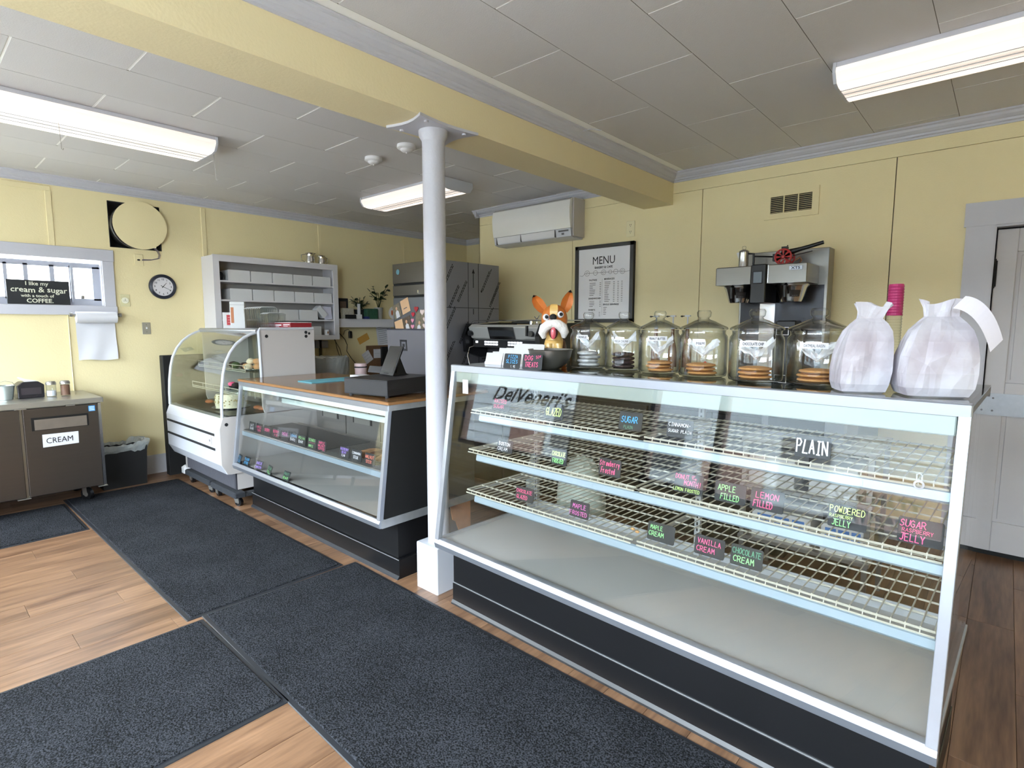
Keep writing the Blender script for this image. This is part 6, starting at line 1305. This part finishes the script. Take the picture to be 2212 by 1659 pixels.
for x in (-.022, .024): db(MB().tube([(x, -.030, .11), (x*1.1, -.046, .05), (x*1.15, -.044, .016)], [.020, .014, .011], 12).ball((x*1.15, -.054, .008), .015, .022, .009, 12, 8), 'front_leg', TAN)
for x in (-.045, .047): db(MB().ball((x, .03, .045), .022, .038, .040, 14, 10).ball((x*1.1, -.006, .008), .014, .026, .009, 12, 8), 'hind_leg', OR)
db(MB().tube([(.01, .065, .04), (.04, .085, .045), (.075, .075, .065)], [.010, .008, .004], 8), 'tail', OR)
# cookie jars --------------------------------------------------------------------
camxy = Vector((0, 0))
JARS = ((.628, .325, .086, 'CRINKLE', 4, 'crinkle', CRINK), (.812, .345, .0835, 'MEGA CHUNK', 4, 'dark chocolate', CHOC), (1.020, .298, .086, 'PEANUT BUTTER', 3, 'peanut butter', GOLDB), (1.222, .281, .092, 'M&M', 3, 'candy', GOLDB), (1.442, .245, .094, 'CHOCOLATE CHIP', 3, 'chocolate chip', GOLDB), (1.640, .275, .098, 'OATMEAL RAISIN', 3, 'oatmeal raisin', GOLDB))
where = ('beside the dog figurine', 'second from the dog figurine', 'third from the dog figurine', 'fourth from the dog figurine', 'second from the white bags', 'next to the white bags')
SERIF = INK
for i, (s, d, r, nm, n, kind, cm) in enumerate(JARS):
    p = Lw(s, d, TZ1); ang = math.atan2(-p.y, -p.x)+PI/2
    t = thing('cookie_jar', 'lidded glass cookie jar labelled %s, %s' % (nm.replace('M&M', 'with a candy name'), where[i]), 'jar', p, ang)
    R = r
    MB().lathe([(0, .0005), (R*.80, .0005), (R*.97, .006), (R, .016), (R, .150), (R*.975, .162), (R*.90, .172), (R*.90, .182), (R*.93, .186), (R*.87, .186), (R*.86, .172), (R*.94, .158), (R*.965, .148), (R*.965, .018), (R*.90, .010), (0, .009)], n=48).build('jar_glass', GLSJ, t, smooth=True)
    MB().lathe([(R*.98, .188), (R*1.0, .193), (R*.96, .198), (R*.72, .208), (R*.42, .222), (R*.24, .228), (R*.20, .233), (R*.28, .240), (R*.30, .256), (R*.24, .264), (0, .265)], n=40).lathe([(R*.84, .188), (R*.82, .194), (R*.4, .214), (0, .222)], n=40).build('jar_lid', GLSJ, t, smooth=True)
    L_ = .040+.0062*len(nm)*.55; 
    M_ = MB(); m2 = 8; lw = .026+.0042*len(nm); a0 = -PI/2-.12-lw/R/2 if i else -PI/2-.35-lw/R/2; zz = (.140, .124, .140, .126, .130, .128)[i]
    vs = [((R+.0012)*math.cos(a0+lw/R*k/m2), (R+.0012)*math.sin(a0+lw/R*k/m2), z) for k in range(m2+1) for z in (zz, zz+.0195)]
    M_.add(vs, [(2*k, 2*k+2, 2*k+3, 2*k+1) for k in range(m2)]); M_.build('paper_label', PAPER, t)
    # lettering bent round the jar
    cu = font_text(nm, .0145, (0, 0, 0), (1, 0, 0), (0, 1, 0), SERIF, t, align='CENTER', bold=.0003, sx=min(1.0, (lw*.92)/(len(nm)*.0098)), name='label_lettering')
    ac_ = a0+lw/R/2
    for v in cu.data.vertices:
        a = ac_+v.co.x/R; v.co = Vector(((R+.0018)*math.cos(a), (R+.0018)*math.sin(a), zz+.0045+v.co.y))
    ck = None
    for k in range(n):
        rr_ = R*(.62 if cm is not CRINK else .60); th = .0135 if cm is GOLDB else .016
        o = MB().lathe([(0, 0), (rr_*.85, 0), (rr_, th*.35), (rr_*.95, th*.75), (rr_*.6, th*1.05), (0, th*1.1)], n=26).build('cookie', cm, smooth=True)
        rnd = random.Random(i*10+k); o.location = p+Vector((rnd.uniform(-.006, .006), rnd.uniform(-.006, .006), .0102+k*th*1.12)); o.rotation_euler = (0, 0, k)
        pos_ = {0: 'lowest', n-1: 'topmost'}.get(k, ('second lowest' if k == 1 and n > 3 else 'middle' if n == 3 else 'second highest'))
        tag(o, '%s cookie, %s in the %s jar' % (kind, pos_, nm.lower().replace('m&m', 'candy')), 'cookie')
        if kind in ('candy',) and k == n-1:
            MB().ball((rr_*.7, -rr_*.3, th), .006, .006, .004, 8, 6).build('candy', mat('candy_red', (.80, .16, .12), .3), o)
    # crumpled wax paper sheet above the cookies
    wv = []; N_ = 7; rnd = random.Random(i+3); base = .012+n*.0175
    for a in range(N_):
        for b in range(N_):
            u_, v_ = a/(N_-1)-.5, b/(N_-1)-.5
            wv.append((u_*R*1.25+rnd.uniform(-.006, .006), v_*R*.7+rnd.uniform(-.01, .01), base+.012+abs(u_)*.11*(.6+.5*rnd.random())+max(0, v_)*.05+rnd.uniform(0, .015)))
    o = MB().add(wv, [(a*N_+b, (a+1)*N_+b, (a+1)*N_+b+1, a*N_+b+1) for a in range(N_-1) for b in range(N_-1)]).build('wax_paper', WAX)
    o.location = p; o.rotation_euler = (0, 0, ang); tag(o, 'crumpled wax paper on the cookies in the %s jar' % nm.lower().replace('m&m', 'candy'), 'paper')
# white bags ---------------------------------------------------------------------
def paper_bag(label, s, d, w_, dp, h_, rz, seed, lean):
    t = thing('white_paper_bag', label, 'paper bag', Lw(s, d, TZ1), A1+rz)
    rnd = random.Random(seed); n = 40; rows = []
    for k, (z, sx, sy, nz) in enumerate(((0, .80, .85, .0), (.015, .93, .95, .01), (.10, 1.04, 1.08, .03), (.25, 1.08, 1.12, .045), (.42, 1.05, 1.05, .06), (.58, .97, .90, .07), (.70, .84, .66, .09), (.78, .66, .42, .10), (.84, .48, .22, .10), (.91, .50, .16, .20), (1.0, .66, .12, .26))):
        r_ = []
        for i in range(n):
            a = 2*PI*i/n; c, s2 = math.cos(a), math.sin(a); f = 1/max(abs(c), abs(s2))**.85
            fold = 1+nz*(.55*math.sin(a*4+seed+k*.35)+.5*math.sin(a*7+seed*2-k*.5)+rnd.uniform(-.3, .3))
            r_.append((w_/2*sx*c*f*.86*fold+lean*h_*z*z, dp/2*sy*s2*f*.86*fold, h_*z+(h_*.03*math.sin(a*3+seed) if k > 8 else 0)))
        rows.append(r_)
    mb = MB(); mb.add([p_ for r_ in rows for p_ in r_], [(k*n+i, k*n+(i+1) % n, (k+1)*n+(i+1) % n, (k+1)*n+i) for k in range(len(rows)-1) for i in range(n)]+[tuple(range(n-1, -1, -1))])
    o = mb.build('bag_body', BAGM, t, smooth=False)
    return t
paper_bag('full white paper bag next to the OATMEAL RAISIN jar', 1.793, .150, .158, .13, .270, .5, 2, .10)
paper_bag('full white paper bag with a receipt, at the right end of the case top', 1.972, .175, .195, .15, .275, .45, 5, .08)
t = thing('receipt', 'curled receipt stapled to the right white paper bag', 'receipt', Lw(2.01, .14, TZ1+.27), .55)
rc = []; n = 12
for i in range(n+1):
    q = i/n; a = 1.2*q; rc.append((.01+.085*q, -.02-.03*math.sin(q*2.0), -.11*q*q-.01*q))
mb = MB(); vs = []
for (x, y, z) in rc: vs += [(x-.017, y, z-.017), (x+.017, y+.01, z+.017)]
mb.add(vs, [(2*i, 2*i+1, 2*i+3, 2*i+2) for i in range(n)]); mb.build('receipt_paper', mat('receipt_paper', (.84, .83, .87), .6), t)
mb = MB()
for i in range(2, n-1):
    x, y, z = rc[i]; x2, y2, z2 = rc[i+1]
    if i % 3 != 0: mb.add([(x+.0, y-.002, z+.005), (x+.012, y-.001, z+.02), (x2+.010, y2-.001, z2+.02), (x2-.002, y2-.002, z2+.005)], [(0, 1, 2, 3)])
t = thing('cup_stack', 'tall stack of cups behind the white bags, magenta at the top and clear below', 'cups', Lw(1.815, .52, TZ1))
MB().lathe([(0, .001), (.020, .001)]+[(q, z) for k in range(24) for q, z in ((.0245, .002+k*.0098), (.0225, .009+k*.0098))]+[(.0235, .24), (0, .24)], n=20).build('clear_cups', CLM, t, smooth=False)
MB().lathe([(0, .24), (.0245, .24)]+[(q, z) for k in range(10) for q, z in ((.0248, .242+k*.0098), (.0232, .249+k*.0098))]+[(.0245, .342), (.022, .350), (0, .350)], n=20).build('magenta_cups', mat('magenta_cup', (.62, .16, .36), .3), t, smooth=False)

# small fittings on the donut case
t = MB().box(.085, .125, -.0085, -.0075, 1.155, 1.225).build('glass_sticker', PAPER, dc); t.location = (.02, -.008, 0)
t = thing('suction_hook', 'clear plastic suction hook at the right end of the top shelf', 'hook', Lw(1.985, .0, 1.062))
MB().lathe([(.008, -.004), (.013, 0), (.008, .004), (.008, -.004)], n=20, axis='y').tube([(-.006, 0, .012), (-.006, 0, .028), (0, 0, .032), (.006, 0, .028), (.006, 0, .012)], .0016, 6).build('hook_body', WHT, t, smooth=True)
t = thing('hanging_wire', 'short painted white wire hanging over the ceiling moulding on the beam', 'wire', (-2.2, 3.15, 2.70))
MB().tube([(-.036, -.05, .0), (-.02, -.02, .06), (.045, .05, .088), (.08, .12, .088)], .004, 6).build('wire', TRIM, t)
CRB = mat('crumb', (.72, .55, .36), .9)
for i, (s_, d_) in enumerate(((1.055, .06), (1.085, .045))):
    o = lumpy((0, 0, 0), .010, .007, .006, i+90, 8, 6).build('crumb', CRB); o.location = Lw(s_, d_, .675); tag(o, ('left', 'right')[i]+' pastry crumb on the lowest wire shelf left of MAPLE CREAM', 'crumb')
